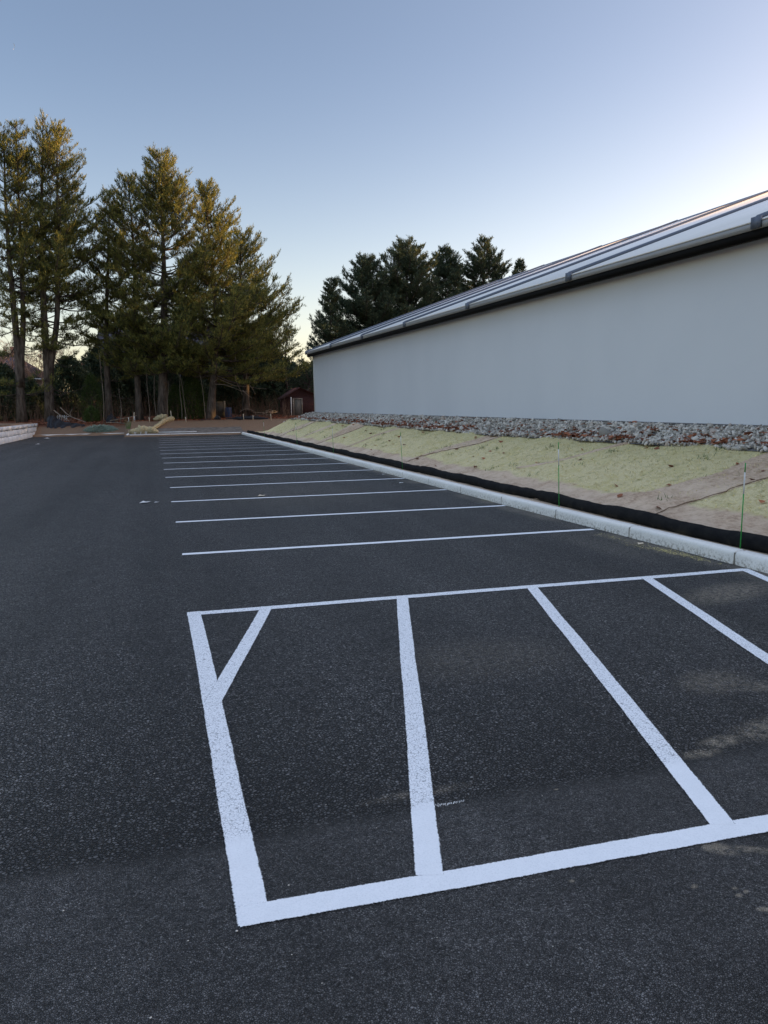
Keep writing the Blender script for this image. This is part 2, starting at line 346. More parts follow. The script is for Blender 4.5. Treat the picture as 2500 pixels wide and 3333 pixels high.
# ------------------------------------------------------------------ terrain
WA=np.array([9.12,43.64]);WB=np.array([10.34,10.76]);WE=(WA-WB)/np.linalg.norm(WA-WB)
def wallx(y): return 10.34-.03711*(y-10.76)
def wallz(y): return 1.28+.00532*(y-10.76)
def ss(a,b,x): t=np.clip((x-a)/(b-a),0,1);return t*t*(3-2*t)
def gravz(y): return np.interp(y,[0,9.5,19,34,46],[.92,.95,.92,1.03,1.12])
def emb_z(x,y):
    x=np.asarray(x,float);y=np.asarray(y,float)
    xw=wallx(y);xg=xw-1.2;zg=gravz(y);zb=wallz(y)-.06
    t=np.clip((x-6.25)/(xg-6.25),0,1);z=.13+(zg-.13)*(t**1.08)
    t2=np.clip((x-xg)/(xw-xg),0,1);z=np.where(x>xg,zg+(zb-zg)*ss(0,1,t2*.9+.05),z)
    z=np.where(x<6.0,.11,z)
    return z
def bank_z(x,y):   # soil beyond the far kerb
    x=np.asarray(x,float);y=np.asarray(y,float)
    yk=np.where(x<-1.8,57.3,53.5);k=.12+ .80*ss(0,4.6,y-yk-np.where(x<-1.8,0,2.2))+.25*ss(62,72,y)
    return k
def ground_z(x,y):
    x=np.asarray(x,float);y=np.asarray(y,float)
    e=emb_z(x,y);f=ss(44.0,52.0,y)
    b=bank_z(x,y)
    z=np.where(x>6.0,e*(1-f)+b*f,b)
    z=np.where((x<=6.0)&(y<52.2),0,z)
    z=np.where((x<-8.1)&(y<62),.93,z)
    return z
def make_ground():
    xs=np.unique(np.round(np.concatenate([np.linspace(-1500,-60,12),np.linspace(-60,-12,13),np.linspace(-12,8,41),np.linspace(8,40,33),np.linspace(40,140,21),np.linspace(140,1500,10),[-8.25,-8.12,-1.8,5.98,6.0]]),3))
    ys=np.unique(np.round(np.concatenate([np.linspace(-1500,-20,10),np.linspace(-20,40,31),np.linspace(40,80,81),np.linspace(80,140,21),np.linspace(140,1500,12),[52.15,52.25,57.0,57.2]]),3))
    X,Y=np.meshgrid(xs,ys,indexing='ij');Z=ground_z(X,Y)
    low=(X<5.99)&(Y<52.2)&(X>-8.13)|(X<-1.8)&(X>-8.13)&(Y<57.1)|(X>5.9)&(X<40)&(Y<49)
    Z=Z+rng.normal(0,.02,Z.shape)*((Y>57)&(Y<90))
    Z=np.where(low,Z-.35,Z)
    n,m_=X.shape;i=np.arange(n-1)[:,None]*m_+np.arange(m_-1)[None]
    b=MB();b.add(np.stack([X,Y,Z],-1).reshape(-1,3),[np.stack([i,i+m_,i+m_+1,i+1],-1).reshape(-1,4)])
    return tag(b.build('ground',MAT['ground'],smooth=True),'rust brown mulch and bare soil beyond the far kerb','ground',kind='structure')
make_ground()
# parking lot sheet
b=MB()
P=[(-8.0,-40,0),(5.92,-40,0),(5.82,52.32,0),(-1.75,52.32,0),(-1.75,57.25,0),(-8.0,57.25,0)]
b.add([P[0],P[1],P[2],(-8.0,52.32,0)],[[(0,1,2,3)]]) ; b.add([(-8.0,52.32,0),(-1.75,52.32,0),(-1.75,57.25,0),(-8.0,57.25,0)],[[(0,1,2,3)]])
lot=b.build('parking_lot',MAT['asphalt']);tag(lot,'dark new asphalt parking lot with white painted lines','parking lot',kind='structure')
def strip(b,p,q,w,z,w2=None,cut0=None,cut1=None,jit=.0,seed=0):
    p=np.array(p,float);q=np.array(q,float);w2=w2 or w;L=np.linalg.norm(q-p);d=(q-p)/L;n_=np.array([-d[1],d[0]])
    k=max(2,int(L/.25));t=np.linspace(0,1,k);r=np.random.default_rng(seed)
    off=np.convolve(r.normal(0,jit,k+8),np.ones(9)/9,'valid')*3 if jit else np.zeros(k)
    V=[];UV=[]
    for i,tt in enumerate(t):
        c=p+(q-p)*tt+n_*off[i];ww=(w*(1-tt)+w2*tt)
        for s_,u_ in ((-.5,0),(.5,1)):
            pt=c+n_*ww*s_
            V.append((pt[0],pt[1],z));UV.append((u_,tt*L))
    i=np.arange(k-1)*2
    b.add(V,[np.stack([i,i+2,i+3,i+1],-1)],uv=UV)
XL,XR,Y0,DY=.25,5.74,9.22,2.74
for k in range(15):
    b=MB();r=np.random.default_rng(k);strip(b,(XL+r.normal(0,.02),Y0+DY*k),(XR,Y0+DY*k-.23),.122,.004,jit=.006,seed=k)
    b.build('stall_line',MAT['paint'],lot)
bx=lambda n,*a,**k:(lambda b:(strip(b,*a,**k),b.build(n,MAT['paint'],lot))[1])(MB())
bx('aisle_border',(.245,6.50),(.243,2.36),.118,.004,jit=.004,seed=31)
bx('aisle_border',(.19,6.44),(5.78,6.20),.115,.0045,jit=.006,seed=32)
bx('aisle_border',(.19,2.402),(3.6,2.255),.115,.0045,jit=.007,seed=33)
bx('aisle_border',(3.6,2.255),(5.78,2.16),.115,.0047,jit=.007,seed=34)
bx('aisle_stripe',(.872,6.45),(.25,4.38),.108,.0051,jit=.004,seed=36)
for (a,c,s_) in (((2.092,6.35),(.885,2.42),1),((3.378,6.31),(2.15,2.36),2),((4.61,6.25),(3.36,2.30),3)):
    bx('aisle_stripe',a,c,.11,.0051,jit=.005,seed=40+s_)
bx('aisle_stripe',(5.775,6.24),(4.62,2.24),.11,.0053,jit=.005,seed=45)
# chalk scrawl left by the layout crew beside the second stripe
b=MB();p0=on(1420,2623);r=np.random.default_rng(3)
for k in range(34):
    tt=k/33;q=np.array([p0[0]+tt*.13,p0[1]-.002+r.normal(0,.003),.0025]);L=.013*(1-.5*tt)*r.uniform(.5,1);a_=r.uniform(.6,1.3)
    d=np.array([math.cos(a_)*.6,math.sin(a_),0])*L;n_=np.array([-d[1],d[0],0])/L*.0011
    b.add([q-d-n_,q-d+n_,q+d+n_,q+d-n_],[[(0,3,2,1)]])
b.build('chalk_mark',MAT['white'],lot)
# ------------------------------------------------------------------ kerbs
def kerb_stone(b,p,q,side=1,w=.155,h=.145,seed=0):
    """rounded kerb section swept from p to q; face on the 'left*side' of travel"""
    p=np.array(p,float);q=np.array(q,float);d=(q-p)/np.linalg.norm(q-p);n_=np.array([d[1],-d[0]])*side
    prof=[(0,-.05),(.0,.0),(.004,h-.045),(.012,h-.018),(.028,h-.004),(.05,h),(w-.012,h+.002),(w,h-.01),(w,-.05)]
    V=[]
    for c,e in ((p,.006),(p+d*.012,0),(q-d*.012,0),(q,.006)):
        for (a,z) in prof:
            aa=min(max(a,e),w-e);zz=z-e if z>0 else z
            V.append((*(c+n_*aa),zz))
    k=len(prof);f=[]
    for i in range(3):
        for j in range(k): f.append((i*k+j,i*k+(j+1)%k,(i+1)*k+(j+1)%k,(i+1)*k+j))
    b.add(V,[f,[list(range(k))[::-1]],[[3*k+j for j in range(k)]]])
def kerb_run(label,name,pts,L,side=1,start=0):
    pts=[np.array(p,float) for p in pts]
    e=empty(name,(pts[0][0],pts[0][1],0),label,'kerb',kind='structure')
    seg=[];mb=MB()
    for a,c in zip(pts[:-1],pts[1:]):
        D_=np.linalg.norm(c-a);d=(c-a)/D_;s_=0;n_=np.array([d[1],-d[0]])*side
        nn=max(1,round(D_/L)) if D_>L*.6 else 1;ll=D_/nn
        for i in range(nn):
            g=.012 if D_>1 else 0.0005
            b=MB();kerb_stone(b,a+d*(i*ll+g),a+d*((i+1)*ll-g),side,seed=i);o=b.build('kerb_stone',MAT['kerb'],e)
        v=[(*(a+n_*.012),-.02),(*(c+n_*.012),-.02),(*(c+n_*.14),-.02),(*(a+n_*.14),-.02)];v+=[(x,y,.125) for x,y,z in v]
        mb.add(v,[[(0,3,2,1),(4,5,6,7),(0,1,5,4),(1,2,6,5),(2,3,7,6),(3,0,4,7)]])
    mb.build('mortar_joint',MAT['mortar'],e)
    return e
kerb_run('pale concrete kerb running along the right side of the parking lot','kerb',[(5.89,6.46-1.83*6),(5.85,6.46),(5.77,6.46+1.83*3),(5.76,52.28)],1.83)
kerb_run('rounded concrete kerb round the island at the far end of the lot','kerb',[(5.72,52.3),(-1.2,52.3),(-1.5,52.42),(-1.68,52.65),(-1.75,52.95),(-1.75,57.2)],2.4,1)
kerb_run('pale straight kerb below the brown bank left of the island','kerb',[(-1.9,57.2),(-7.95,57.2)],2.1,1)
b=MB();xs=np.linspace(-1.6,6.3,24);ys=np.linspace(52.42,57.5,14);X,Y=np.meshgrid(xs,ys,indexing='ij');Z=.115+.015*rng.random(X.shape)+.0*X
Z=np.maximum(Z,ground_z(X,Y)+.02)
i=np.arange(23)[:,None]*14+np.arange(13)[None]
b.add(np.stack([X,Y,Z],-1).reshape(-1,3),[np.stack([i,i+14,i+15,i+1],-1).reshape(-1,4)])
tag(b.build('island_soil',MAT['dirt'],smooth=True),'grey brown bare soil filling the island inside the far kerb','soil',kind='structure')
# ------------------------------------------------------------------ embankment with erosion blanket
def lump(x,y): return .025*np.sin(x*2.1+y*1.3)+.02*np.sin(y*2.7-x*1.7)+.012*np.sin(y*6.1+x*3.3)
def emb_surf(x,y): 
    f=ss(44.0,52.0,y);z=emb_z(x,y)*(1-f)+bank_z(x,y)*f
    return z+lump(x,y)*ss(6.3,6.9,x)*(1-ss(0,1,(x-(wallx(y)-1.3))/.8))
ys=np.arange(-6,53.2,.16);nv=40
V=[];UV=[];xg_=wallx(ys)-1.2
for j in range(nv+1):
    v=j/nv;x=5.94+(xg_+.25-5.94)*v;z=emb_surf(x,ys)
    V.append(np.stack([x,ys,z],-1));UV.append(np.stack([ys,(x-6.25)/(xg_-6.25)],-1))
V=np.stack(V,1).reshape(-1,3);UV=np.stack(UV,1).reshape(-1,2);ny=len(ys)
i=np.arange(ny-1)[:,None]*(nv+1)+np.arange(nv)[None]
b=MB();b.add(V,[np.stack([i,i+1,i+nv+2,i+nv+1],-1).reshape(-1,4)],uv=UV)
emb=tag(b.build('embankment',MAT['blanket'],smooth=True),'grassy slope under a straw coloured erosion blanket between kerb and gravel','slope',kind='structure')
# overlaps of blanket laid up the slope
for (y0,w0,y1,w1,v0) in ((9.25,.9,8.9,1.35,.0),(19.8,.45,18.6,1.05,.1),(31.4,.7,30.9,1.9,.06),(41.5,1.0,38.5,1.8,.1),(14.6,.10,12.9,.22,.3),(27.4,.12,25.9,.25,.2),(35.8,.2,34.6,.35,.1),(5.7,.12,5.0,.2,.3)):
    r=np.random.default_rng(int(y0*10));V=[];UV=[];K,Wd=36,10
    n1=np.convolve(r.normal(0,.1,K+6),np.ones(7)/7,'valid');n2=np.convolve(r.normal(0,.1,K+6),np.ones(7)/7,'valid')
    for a in range(K):
        t=v0+(1.0-v0)*a/(K-1);yc=y0+(y1-y0)*t;wd=w0+(w1-w0)*t
        for c in range(Wd):
            u_=c/(Wd-1)-.5;y=yc+wd*u_+(n1[a] if c==0 else n2[a] if c==Wd-1 else .5*(n1[a]+n2[a]))*min(1,w0*2)
            x=6.35+(wallx(y)-1.12-6.35)*t
            z=emb_surf(x,y)+.012+.012*(1 if c in(1,Wd-2) else 0)+(-.015 if c in (0,Wd-1) else 0)+r.normal(0,.003)
            V.append((x,y,z));UV.append((y,t))
    i=np.arange(K-1)[:,None]*Wd+np.arange(Wd-1)[None]
    b=MB();b.add(V,[np.stack([i,i+Wd,i+Wd+1,i+1],-1).reshape(-1,4)],uv=UV);b.build('blanket_overlap',MAT['jute'],emb,smooth=True)
    if w0>.3:
        for cc in (0,):
            ed=[np.array(V[a*Wd+cc])+np.array([0,0,.022+.006*math.sin(a*1.7)]) for a in range(K)];b=MB();b.tube(ed,.007,5,nz=.4,seed=cc);b.build('frayed_edge',MAT['edge'],emb)
# loose straw and sprouting grass blades (stuff)
def blades(n,xf,yf,ln,wd,seed,tilt=1.2):
    r=np.random.default_rng(seed);y=yf(r,n);x=xf(r,n,y);z=emb_surf(x,y)
    az=r.uniform(0,6.283,n);el=r.uniform(.02,tilt,n)**1.0;L=ln*r.uniform(.5,1.3,n)
    d=np.stack([np.cos(az)*np.cos(el),np.sin(az)*np.cos(el),np.sin(el)],-1);s_=np.stack([-np.sin(az),np.cos(az),0*az],-1)*wd
    p=np.stack([x,y,z+.004],-1);V=np.stack([p-s_,p+s_,p+d*L[:,None]],1).reshape(-1,3)
    return V,np.arange(3*n).reshape(-1,3),np.repeat(r.random(n),3)
yd=lambda r,n: 3+43*r.random(n)**1.6
xs_=lambda a,c:(lambda r,n,y: 6.25+(wallx(y)-1.25-6.25)*(a+(c-a)*r.random(n)))
b=MB();V,F,C=blades(26000,xs_(.27,1.0),yd,.085,.005,1,.5);b.add(V,[F],C)
tag(b.build('loose_straw',MAT['straw'],smooth=False),'loose yellow straw fibres scattered over the slope','straw',kind='stuff')
b=MB()
V,F,C=blades(5000,xs_(.5,1.0),yd,.05,.003,2,1.0);b.add(V,[F],C)
r=np.random.default_rng(5)
for k in range(46):
    y=3+40*r.random()**1.5;x=6.9+(wallx(y)-1.3-6.9)*r.random();n=int(r.integers(8,26))
    V,F,C=blades(n,lambda r_,n_,yy:x+r_.normal(0,.07,n_),lambda r_,n_:y+r_.normal(0,.07,n_),.10,.007,100+k,1.1);b.add(V,[F],C)
tag(b.build('sprouting_grass',MAT['grassblade']),'thin green grass sprouting through the straw blanket','grass',kind='stuff')
# ------------------------------------------------------------------ gravel bed
ICO_V=np.array([(0,0,-1),(.7236,-.5257,-.4472),(-.2764,-.8506,-.4472),(-.8944,0,-.4472),(-.2764,.8506,-.4472),(.7236,.5257,-.4472),(.2764,-.8506,.4472),(-.7236,-.5257,.4472),(-.7236,.5257,.4472),(.2764,.8506,.4472),(.8944,0,.4472),(0,0,1)])
ICO_F=np.array([(0,1,2),(1,0,5),(0,2,3),(0,3,4),(0,4,5),(1,5,10),(2,1,6),(3,2,7),(4,3,8),(5,4,9),(1,10,6),(2,6,7),(3,7,8),(4,8,9),(5,9,10),(6,10,11),(7,6,11),(8,7,11),(9,8,11),(10,9,11)])
def rotm(r,n):
    q=r.normal(size=(n,4));q/=np.linalg.norm(q,axis=1)[:,None];w_,x,y,z=q.T
    return np.stack([1-2*(y*y+z*z),2*(x*y-z*w_),2*(x*z+y*w_),2*(x*y+z*w_),1-2*(x*x+z*z),2*(y*z-x*w_),2*(x*z-y*w_),2*(y*z+x*w_),1-2*(x*x+y*y)],-1).reshape(n,3,3)
def grav_surf(x,y): 
    f=ss(44.0,52.0,y);return emb_z(x,y)*(1-f)+bank_z(x,y)*f
n=30000;r=np.random.default_rng(11);y=-1+48.5*r.random(n)**1.25;xw=wallx(y);t=r.random(n);x=xw-1.25+t*1.23+r.normal(0,.03,n)
keep=(y<44.2)|(r.random(n)<.75);x=np.where(y>43.6,x+r.random(n)*1.5*(y>43.8),x);x=x[keep];y=y[keep];n=len(x)
sz=r.lognormal(0,.38,n)*.027;S=sz[:,None]*np.stack([r.uniform(1.0,2.0,n),r.uniform(.6,1.1,n),r.uniform(.45,.8,n)],-1)
V=ICO_V[None]*(1+r.normal(0,.13,(n,12,1)))*S[:,None];V=np.einsum('nij,nkj->nki',rotm(r,n),V)
z=grav_surf(x,y)+.02+r.random(n)*.035;V=V+np.stack([x,y,z],-1)[:,None]
gb=MB();gb.add(V.reshape(-1,3),[(ICO_F[None]+np.arange(n)[:,None,None]*12).reshape(-1,3)],np.repeat(r.random(n),12))
ys2=np.arange(-3,48.2,.4);V=[]
for j in range(7):
    xx=wallx(ys2)-1.27+(1.27+(2.5 if False else 0))*j/6;V.append(np.stack([xx,ys2,grav_surf(xx,ys2)+.012],-1))
V=np.stack(V,1).reshape(-1,3);i=np.arange(len(ys2)-1)[:,None]*7+np.arange(6)[None]
g2=MB();g2.add(V,[np.stack([i,i+1,i+8,i+7],-1).reshape(-1,4)]);
gbase=tag(g2.build('gravel_bed',MAT['gravelbase'],smooth=True),'dark bedding under the pale gravel strip along the wall','gravel bed',kind='structure')
tag(gb.build('gravel',MAT['stone']),'pale grey crushed stone heaped along the foot of the wall','gravel',kind='stuff')
# fallen leaves (curled cards)
def leaves(cx,cy,cz,r,size=.05):
    n=len(cx);az=r.uniform(0,6.283,n);tl=r.uniform(-.7,.7,n)
    base=np.array([(-1,0,.25),(-.35,-.6,0),(-.3,.6,.05),(.35,-.55,.1),(.35,.55,0),(1,0,.35)])
    s_=size*r.uniform(.6,1.4,n);V=base[None]*s_[:,None,None];V[:,:,2]*=r.uniform(-.8,2.0,n)[:,None]
    ca,sa=np.cos(az),np.sin(az);ct,st=np.cos(tl),np.sin(tl)
    y1=V[:,:,1]*ct[:,None]-V[:,:,2]*st[:,None];z1=V[:,:,1]*st[:,None]+V[:,:,2]*ct[:,None];x1=V[:,:,0]
    V=np.stack([x1*ca[:,None]-y1*sa[:,None]+cx[:,None],x1*sa[:,None]+y1*ca[:,None]+cy[:,None],z1+cz[:,None]],-1)
    F=np.array([(0,1,2),(1,3,2),(2,3,4),(3,5,4)])
    return V.reshape(-1,3),(F[None]+np.arange(n)[:,None,None]*6).reshape(-1,3),np.repeat(r.random(n),6)
r=np.random.default_rng(21);n=2700;cl=r.uniform(0,1,90)
y=2+43*np.clip(cl[r.integers(0,90,n)]+r.normal(0,.006,n),0,1)**1.4;x=wallx(y)-1.24+np.abs(r.normal(0,.16,n)*(1+1.5*np.sin(y*2.3)**2));z=grav_surf(x,y)+.05+.05*r.random(n)
n2=700;y2=2+43*r.random(n2)**1.4;x2=wallx(y2)-1.2*r.random(n2)**.6;z2=grav_surf(x2,y2)+.07
n3=70;y3=3+40*r.random(n3)**1.4;x3=6.6+(wallx(y3)-1.3-6.6)*r.random(n3);z3=emb_surf(x3,y3)+.02
b=MB();V,F,C=leaves(np.concatenate([x,x2,x3]),np.concatenate([y,y2,y3]),np.concatenate([z,z2,z3]),r,.06);b.add(V,[F],C)
tag(b.build('fallen_leaves',MAT['dryleaf']),'curled rust brown leaves caught along the lower gravel edge','leaves',kind='stuff')
# litter of straw against the kerb
b=MB();r=np.random.default_rng(9);pts=[]
for (yc,xc,nn) in ((8.3,5.62,60),(7.3,5.66,160),(6.95,5.70,120),(7.7,5.55,60),(12.5,5.74,40)):
    for k in range(nn):
        px,py=xc+r.normal(0,.05),yc+r.normal(0,.18);a=r.uniform(0,6.28);L=r.uniform(.02,.07);px=min(px,5.77)
        s_=np.array([-math.sin(a),math.cos(a),0])*.003;d=np.array([math.cos(a),math.sin(a),.1])*L;p=np.array([px,py,.006])
        b.add([p-s_,p+s_,p+d],[[(0,1,2)]],r.random())
tag(b.build('straw_litter',MAT['straw']),'dry straw washed up on the asphalt against the kerb','straw litter',kind='stuff')
# ------------------------------------------------------------------ sock and marker stakes
b=MB();ys=np.arange(-3,51.5,.09);r=np.random.default_rng(4)
rad=.089*(1+.05*np.sin(ys*3.1)+.05*np.sin(ys*7.7+1)+r.normal(0,.018,len(ys)))
for y_,wd in ((11.4,.12),(17.2,.1),(29.5,.1),(40,.1)): rad*=1-.25*np.exp(-((ys-y_)/wd)**2)
b.tube(np.stack([6.145+.018*np.sin(ys*1.3),ys,.205+.012*np.sin(ys*2.3+.7)],-1),rad,14,nz=.02,seed=2)
tag(b.build('compost_sock',MAT['sock'],smooth=True),'long lumpy black erosion control sock lying behind the right kerb','erosion sock')
stakes=[(6.57,.97,(.03,.02),'tall green and white marker rod nearest the camera, at the right edge behind the kerb'),
 (10.41,1.04,(-.03,.0),'second green and white marker rod from the camera, standing beside the wide jute overlap'),
 (18.2,.98,(-.04,.02),'third green and white marker rod, tilted slightly left by the middle of the slope'),
 (25.9,1.0,(-.03,0),'fourth marker rod from the camera, thin and pale against the yellow straw'),
 (32.9,1.0,(-.05,0),'fifth marker rod from the camera, near the second furthest overlap of blanket'),
 (43.0,.95,(-.04,0),'furthest marker rod, beside the far end of the black sock')]
for (y_,h,ln,lab) in stakes:
    e=empty('marker_stake',(6.03,y_,.12),lab,'marker stake','green marker rods behind the kerb')
    P=lambda t:(6.03+ln[0]*t,y_+ln[1]*t,.10+h*t)
    for nm,a,c,mt in (('rod',0,.655,'green'),('reflective_band',.655,.895,'white'),('tip',.895,1,'green')):
        b=MB();b.tube([P(a),P(c)],.0065 if nm!='reflective_band' else .0078,7);b.build(nm,MAT[mt],e)
# ------------------------------------------------------------------ the building
e=empty('building',(9.12,43.64,1.5),'long low grey building with metal roof above the gravel strip','building')
def wp(t,inn=0,h=0):   # t metres along wall from near reference towards far corner
    p=WB+WE*t;n_=np.array([WE[1],-WE[0]]);return np.array([*(p+n_*inn),1.28+.00532*t*1.0+h])
Lw=32.9;T0=-22;H=3.40
b=MB();dep=24.0
A=[wp(T0,0,-1.2),wp(Lw,0,-1.2),wp(Lw,dep,-1.2),wp(T0,dep,-1.2)];Bt=[wp(T0,0,H),wp(Lw,0,H),wp(Lw,dep,H),wp(T0,dep,H)]
pk=[wp(T0,dep/2,H+.36*dep/2-.12),wp(Lw,dep/2,H+.36*dep/2-.12)]
V=A+Bt+pk;b.add(V,[[(0,1,5,4),(2,3,7,6)],[(1,2,6,9,5),(3,0,4,8,7)]]);b.build('wall',MAT['wall'],e)
b=MB();b.obox(wp(Lw+.005,-.005,-.0),wp(Lw+.005,-.005,H-.1),.07,.05);b.build('corner_trim',MAT['wall_trim'],e)
b=MB();b.obox(wp(T0,-.012,-.005),wp(Lw+.03,-.012,-.005),.03,.05);b.build('base_flashing',MAT['flash'],e)
OH=.36
def roofslab(b,i0,i1,t0,t1,th=.03,top=H+.22):
    f=lambda t,i:wp(t,i,top+.36*(i if i<dep/2 else dep-i));g=lambda t,i:f(t,i)-np.array([0,0,th])
    V=[f(t0,i0),f(t1,i0),f(t1,i1),f(t0,i1),g(t0,i0),g(t1,i0),g(t1,i1),g(t0,i1)]
    b.add(V,[[(0,3,2,1),(4,5,6,7),(0,1,5,4),(1,2,6,5),(2,3,7,6),(3,0,4,7)]])
TF=Lw+.42
b=MB();roofslab(b,-OH-.03,dep/2,T0,TF);roofslab(b,dep/2+.002,dep+OH,T0,TF);rf=b.build('roof',MAT['roof'],e)
b=MB();zt=H+.22-.36*OH
b.obox(wp(T0,-OH-.012,zt-.095),wp(TF,-OH-.012,zt-.095),.022,.135)
b.build('fascia',MAT['fascia'],e)
b=MB()
for sgn in (0,1):
    a0,a1=(-OH,dep/2) if sgn==0 else (dep/2,dep+OH)
    za=lambda i:H+.22-.09+.36*(i if i<dep/2 else dep-i)
    b.obox(wp(TF+.012,a0,za(a0)),wp(TF+.012,a1,za(a1-1e-6)),.022,.15)
b.build('rake_board',MAT['fascia'],e)
b=MB();b.obox(wp(T0,-OH+.065,zt-.235),wp(TF-.3,-OH+.065,zt-.235),.15,.145);b.build('gutter',MAT['gutter'],e)
b=MB();b.obox(wp(T0,-OH/2+.02,H-.012),wp(TF-.02,-OH/2+.02,H-.012),OH-.04,.03);b.build('soffit',MAT['soffit'],e)
zf=lambda i:H+.222+.36*(i if i<dep/2 else dep-i)
for t in [.09-5.55*2,.09-5.55,.09,5.79,11.42,16.96,22.32,27.66,33.1]:
    b=MB();hw,hh=.06,.075
    def ring(i,s=1): 
        return [wp(t+a*s,i,zf(i)+c) for a,c in ((-hw,-.02),(-hw*.6,hh*.75*s),(0,hh*s),(hw*.6,hh*.75*s),(hw,-.02))]
    if t>33: t=TF-.17
    R0=ring(-OH-.04);R1=ring(dep/2)
    V=R0+R1;k=5
    f=[(j,j+1,k+j+1,k+j) for j in range(4)]+[(4,0,k,2*k-1)]
    # blunt dark closure that turns down over the eave
    dn=[p+np.array([0,0,-.20]) for p in (R0[0],R0[4])]
    b.add(V,[f,[(4,3,2,1,0)],[(9,5,6,7,8)]])
    rb=b.build('rib',MAT['rib'],rf)
    b=MB();o1=wp(t,-OH-.045,zf(-OH)-.06);b.obox(o1-np.array([WE[0],WE[1],0])*.10,o1+np.array([WE[0],WE[1],0])*.10,.05,.19);b.build('rib_end',MAT['rib'],rf)
b=MB()
V=[wp(T0,dep/2-.22,H+.22+.36*(dep/2-.22)+.014),wp(TF,dep/2-.22,H+.22+.36*(dep/2-.22)+.014),wp(TF,dep/2,H+.22+.18*dep+.05),wp(T0,dep/2,H+.22+.18*dep+.05),wp(TF,dep/2+.22,H+.22+.36*(dep/2-.22)+.014),wp(T0,dep/2+.22,H+.22+.36*(dep/2-.22)+.014)]
b.add(V,[[(0,3,2,1),(3,5,4,2)]]);b.build('ridge_cap',MAT['rib'],rf)
b=MB();
for t in (3.2,): b.box(wp(t,11.5,zf(11.5)-.02)-.1,wp(t,11.5,zf(11.5)-.02)+np.array([.5,.5,.30]))
b.build('roof_vent',MAT['rib'],rf)
# ------------------------------------------------------------------ retaining wall on the left
e=empty('retaining_wall',(-8.0,57,0),'low retaining wall of large pale concrete blocks with a cap course on the left','wall')
r=np.random.default_rng(8)
def batter(z): return -8.0-.10*z
for ci,(z0,z1,L,off) in enumerate(((-.05,.32,1.35,.4),(.335,.66,1.35,1.0))):
    b=MB();y=5-off
    while y<60.0:
        y1=min(y+L,60.1);j=r.normal(0,.008);x0=batter(z0)+j
        b.add([(x0,y+.012,z0),(x0-.4,y+.012,z0),(x0-.4,y1-.012,z0),(x0,y1-.012,z0),(x0-.02,y+.02,z1),(x0-.4,y+.02,z1),(x0-.4,y1-.02,z1),(x0-.02,y1-.02,z1),
               (x0+.022,(y+.05),z0+.03),(x0+.022,y1-.05,z0+.03),(x0+.01,y1-.05,z1-.03),(x0+.01,y+.05,z1-.03)],
              [[(0,1,2,3),(4,7,6,5),(0,4,5,1),(1,5,6,2),(2,6,7,3),(8,9,10,11),(0,3,9,8),(3,7,10,9),(7,4,11,10),(4,0,8,11)]]);y+=L
    b.build('block_course',MAT['block'],e)
b=MB();y=5
while y<60.1:
    y1=min(y+1.8,60.15);b.box((batter(.6)-.52,y+.008,.675),(batter(.6)+.05,y1-.008,.90));y+=1.8
b.build('capstone',MAT['block'],e)
b=MB();b.box((-8.35,5,-.1),(-8.14,60.0,.64));b.build('backfill',MAT['gravelbase'],e)
b=MB();b.obox((-9.4,47.0,.99),(-8.35,50.8,.97),.16,.05);b.obox((-9.1,46.5,1.03),(-8.6,48.8,.98),.12,.04)
tag(b.build('loose_plank',MAT['greywood']),'grey weathered boards lying on top of the retaining wall','plank')
# ------------------------------------------------------------------ vegetation
def tufts(P,D,L,W,k,r,spread=.55,cval=None):
    """needle shoots: k thin triangles round each axis"""
    n=len(P);D=D/(np.linalg.norm(D,axis=1)[:,None]+1e-9)
    ref=r.normal(size=(n,3));a=np.cross(D,ref);a/=np.linalg.norm(a,axis=1)[:,None]+1e-9;bb=np.cross(D,a)
    Vs=[];
    for j in range(k):
        th=j*6.283/k+r.uniform(0,.8,n);s0=r.uniform(-.1,.65,n)
        rad=(a*np.cos(th)[:,None]+bb*np.sin(th)[:,None]);dirn=D+rad*spread;dirn/=np.linalg.norm(dirn,axis=1)[:,None]
        base=P+D*(L*s0)[:,None];ln=(L*r.uniform(.4,.7,n))[:,None]
        side=np.cross(dirn,D);side/=np.linalg.norm(side,axis=1)[:,None]+1e-9;side*=(W*r.uniform(.7,1.3,n))[:,None]
        Vs.append(np.stack([base-side*.5,base+side*.5,base+dirn*ln+side*.25],1))
    V=np.stack(Vs,1).reshape(-1,3);c=np.repeat(r.random(n) if cval is None else cval,3*k)
    return V,np.arange(len(V)).reshape(-1,3),c
